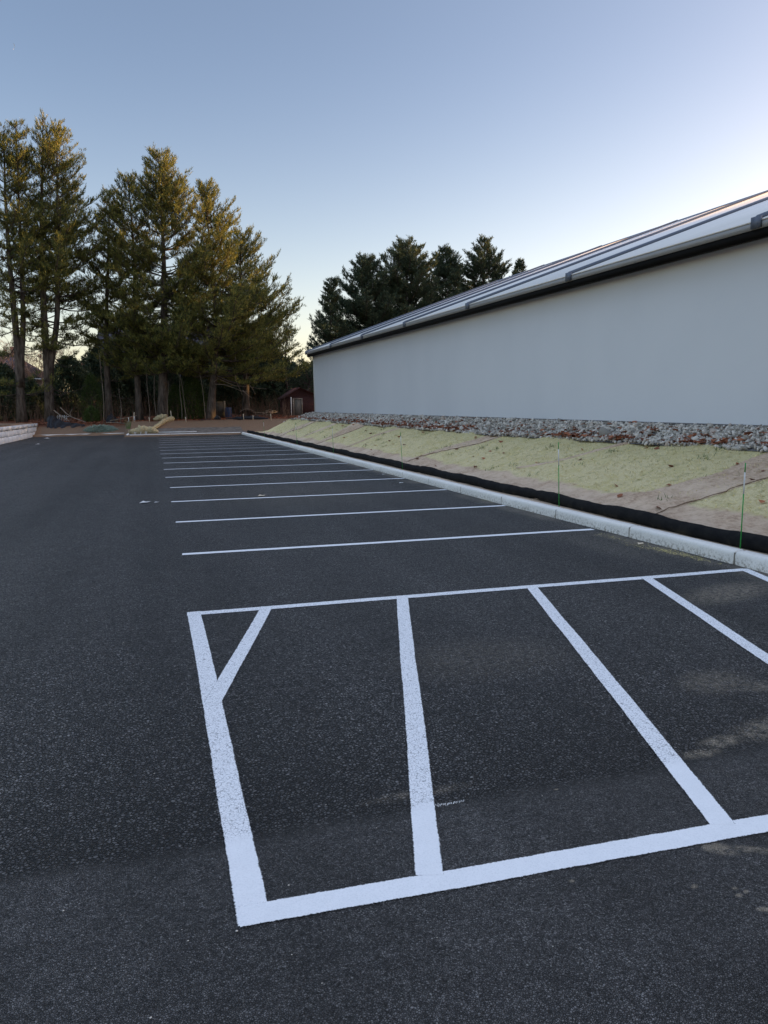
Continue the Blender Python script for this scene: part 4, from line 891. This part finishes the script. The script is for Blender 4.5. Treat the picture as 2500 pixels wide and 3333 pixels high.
# black silt fabric
def fabric(pts_top,pts_bot,name,label,seed=0,thick=.03,cat='silt fabric'):
    r=np.random.default_rng(seed);k=5;T_=[];n=len(pts_top);t=np.linspace(0,n-1,(n-1)*k+1)
    a=np.stack([np.interp(t,range(n),np.array(pts_top)[:,j]) for j in range(3)],-1);c=np.stack([np.interp(t,range(n),np.array(pts_bot)[:,j]) for j in range(3)],-1)
    m_=7;V=[]
    for i in range(len(t)):
        for j in range(m_):
            u_=j/(m_-1);p=a[i]*(1-u_)+c[i]*u_;p=p+np.array([0,1,0])*.12*math.sin(i*1.3+j*.8)+r.normal(0,.025,3);V.append(p)
    n1=len(V);V+= [p+np.array([0,thick,.0]) for p in V]
    i=np.arange(len(t)-1)[:,None]*m_+np.arange(m_-1)[None];f=np.stack([i,i+1,i+m_+1,i+m_],-1).reshape(-1,4)
    b=MB();b.add(V,[f,f[:,::-1]+n1]);return tag(b.build(name,MAT['fabric'],smooth=True),label,cat)
fabric([at(153,1362,60.8),at(164,1349,60.8),at(180,1358,60.7),at(205,1370,60.5),at(240,1377,60.4),at(275,1381,60.3)],[gp(153,1380,59.9,0),gp(164,1380,59.7,0),gp(180,1380,59.6,0),gp(205,1380,59.6,0),gp(240,1380,59.7,0),gp(277,1380,60,0)],'silt_fabric','crumpled black silt fabric peaked against the forked pine by the wall end',1)
fabric([gp(345,1360,61.5,.1),at(357,1342,61.5),at(372,1356,61.5),gp(386,1360,61.5,.1)],[gp(345,1366,61.2,0),gp(357,1366,61,0),gp(372,1366,61,0),gp(386,1366,61.2,0)],'silt_fabric','small peaked piece of black fabric left of the second pine trunk',2)
fabric([gp(655,1372,60.3,.05),at(671,1366,60.3),gp(686,1374,60.3,.05)],[gp(655,1376,59.9,0),gp(671,1376,59.8,0),gp(686,1376,59.9,0)],'silt_fabric','small black fabric heap at the foot of the thin sapling',3)
roll([gp(698,1372,60.4,.05),gp(708,1372,60.4,.16),gp(719,1372,60.4,.06)],[.08,.17,.08],'rubber_bundle','small round black bundle on the mulch right of the pale leaning pine','fabric',6,'bundle')
roll([gp(735,1374,60.2,.03),gp(770,1374,60.2,.08),gp(800,1374,60.0,.1),gp(840,1376,59.9,.1),gp(874,1378,59.8,.04)],[.04,.11,.16,.15,.06],'fabric_roll','long flattened roll of black fabric below the cluttered table','fabric',7,'fabric roll')
# pale boughs heap
p=gp(327,1392,58.6,0);r=np.random.default_rng(19);n=620;a=r.uniform(0,6.28,n);q=r.random(n)**.5;X=p[0]+np.cos(a)*q*1.0;Y=58.9+np.sin(a)*q*.7;Z=ground_z(X,Y)+.03+.34*(1-q**1.5)*r.random(n)
b=MB();V,F,C=tufts(np.stack([X,Y,Z],-1),np.stack([np.cos(a)+.3,np.sin(a)*.6,r.normal(.05,.15,n)],-1),.26*r.uniform(.7,1.3,n),.035,6,r,.5);b.add(V,[F],C)
tag(b.build('bough_heap',MAT['needle_blue']),'flat heap of pale blue green cut boughs on the bank near the kerb','boughs')
p=gp(418,1398,57.6,0);b=MB();V=[]
for k in range(26):
    a=r.uniform(0,6.28);h=r.uniform(.4,1.0);q=p+np.array([math.cos(a)*.12,math.sin(a)*.12,0]);b.add([q-[.012,0,0],q+[.012,0,0],q+[math.cos(a)*.15,0,h]],[[(0,1,2)]],r.random())
tag(b.build('grass_tuft',MAT['grassblade']),'thin upright green grass tuft at the left end of the island','grass tuft')
# fallen and hanging dead limbs
def limb(px,name,label,rad=(.035,.012),mat='deadwood'):
    pts=[at(x,y,Y) for x,y,Y in px];b=MB();b.tube(pts,np.linspace(rad[0],rad[1],len(pts)),5,cap=False)
    return b,label,name,mat
def mk(b,label,name,mat,cat='branch',group=None): return tag(b.build(name,MAT[mat]),label,cat,group)
mk(*limb([(176,1336,61.2),(200,1355,60.9),(226,1371,60.5)],'fallen_branch','pale straight pole leaning down behind the crumpled black fabric',(.05,.03)))
mk(*limb([(196,1326,62),(215,1345,62),(232,1357,61.6),(262,1368,61),(280,1374,60.8)],'fallen_branch','brown fallen branch sloping right beyond the crumpled black fabric',(.05,.02)))
mk(*limb([(232,1357,61.6),(228,1345,61.5),(236,1330,61.4)],'fallen_branch','short forked branch end rising above the sloping fallen branch',(.035,.015)))
# dead limbs growing on the spreading pine: parts of it
sp=[o for o in bpy.data.objects if o.get('label','').startswith('spreading pine')][0]
for px in ([(688,1250,61.9),(710,1232,61.5),(735,1243,61.2),(765,1256,61.0),(805,1258,60.8),(840,1264,60.6),(870,1266,60.5)],[(700,1250,61.8),(730,1252,61.4),(760,1262,61.2),(790,1275,61.0),(815,1272,60.9)],[(765,1215,61.4),(768,1238,61.4),(776,1258,61.2),(784,1272,61.1),(789,1285,61.1)],
           [(803,1220,61.2),(800,1240,61.2),(812,1252,61.1),(822,1265,61),(830,1282,61)],[(765,1160,61.5),(768,1190,61.5),(766,1215,61.5)],[(787,1150,61.5),(796,1168,61.5),(801,1195,61.5),(803,1220,61.3)],[(790,1270,61),(805,1285,61),(820,1296,61)]):
    b,_,_,_=limb(px,'','',(.032,.009));b.build('dead_limb',MAT['deadwood'],sp)
# low picket fence glimpsed behind the leaning trunks
a=at(195,1345,64);e=empty('picket_fence',(a[0],64,.9),'low white picket fence glimpsed behind the crumpled black fabric','fence')
for k in range(9):
    x=a[0]-.6+k*.13;b=MB();b.box((x,64,.9),(x+.04,64.02,1.45));b.build('picket',MAT['white'],e)
b=MB();b.box((a[0]-.65,64.025,1.3),(a[0]+.65,64.06,1.34));b.build('rail',MAT['white'],e)
# litter on the asphalt
def scrap(x,y,s,label,mat='white',seed=0,name='paper_scrap',cat='litter'):
    p=on(x,y,.012);r=np.random.default_rng(seed);b=MB();V=[(p[0]+s*a,p[1]+s*c*1.6,.006+s*h) for a,c,h in ((-1,-.3,0),(-.3,.5,.25),(.4,-.4,.1),(1,.2,.2),(.2,.6,.05),(-.5,-.6,.15))]
    b.add(V,[[(0,2,1),(1,2,4),(2,3,4),(0,5,2)]]);return tag(b.build(name,MAT[mat]),label,cat)
scrap(472,1635,.11,'white paper scrap lying alone left of the stall lines')
scrap(510,1634,.05,'tiny pale scrap right of the white paper scrap')
scrap(157,1428,.3,'white scrap on the asphalt just below the left far kerb')
scrap(127,1446,.18,'small white scrap near the foot of the retaining wall')
scrap(852,1613,.09,'small pale leaf on the asphalt between two distant stall lines','wood',name='dry_leaf',cat='leaf')
scrap(1306,1571,.06,'small white flake below the kerb beside the middle stall lines')
scrap(1249,1543,.05,'white flake against the kerb further back')
scrap(2085,1768,.05,'pale curled leaf on the asphalt against the kerb','wood',name='dry_leaf',cat='leaf')
b=MB();r=np.random.default_rng(12)
for (x,y) in ((502,2517),(1765,2590),(940,2881),(206,2964),(1264,2886),(612,3062),(950,3107),(490,3312),(1048,3200),(1800,3080),(770,3030)):
    p=on(x,y,.002);s_=r.uniform(.0015,.004);b.add(ICO_V*s_*np.array([1.3,1,.6])*(1+r.normal(0,.15,(12,1)))+p,[ICO_F],.8)
for k in range(90):
    y=1.5+6*r.random();x=r.uniform(-1.2,5.6);s_=r.uniform(.001,.0026);b.add(ICO_V*s_*np.array([1.3,1,.6])*(1+r.normal(0,.15,(12,1)))+np.array([x,y,.002]),[ICO_F],r.uniform(.1,.7))
tag(b.build('grit',MAT['stone']),'tiny pale pebbles and grit scattered on the near asphalt','grit',kind='stuff')
# moon: thin pale crescent high on the left
c=CO+ray(42,150)*520;b=MB();rad=1.75*520/720;V=[];n=14
s1,u1=CS,CU
for k in range(n+1):
    t=-math.pi/2+math.pi*k/n;V.append(c+s1*math.cos(t)*rad*1.0+u1*math.sin(t)*rad*1.6);V.append(c+s1*math.cos(t)*rad*.62+u1*math.sin(t)*rad*1.6+CF*.3)
i=np.arange(n)*2;b.add(V,[np.stack([i,i+1,i+3,i+2],-1)]);tag(b.build('moon',MAT['moon']),'faint thin crescent moon high in the left of the sky','moon')
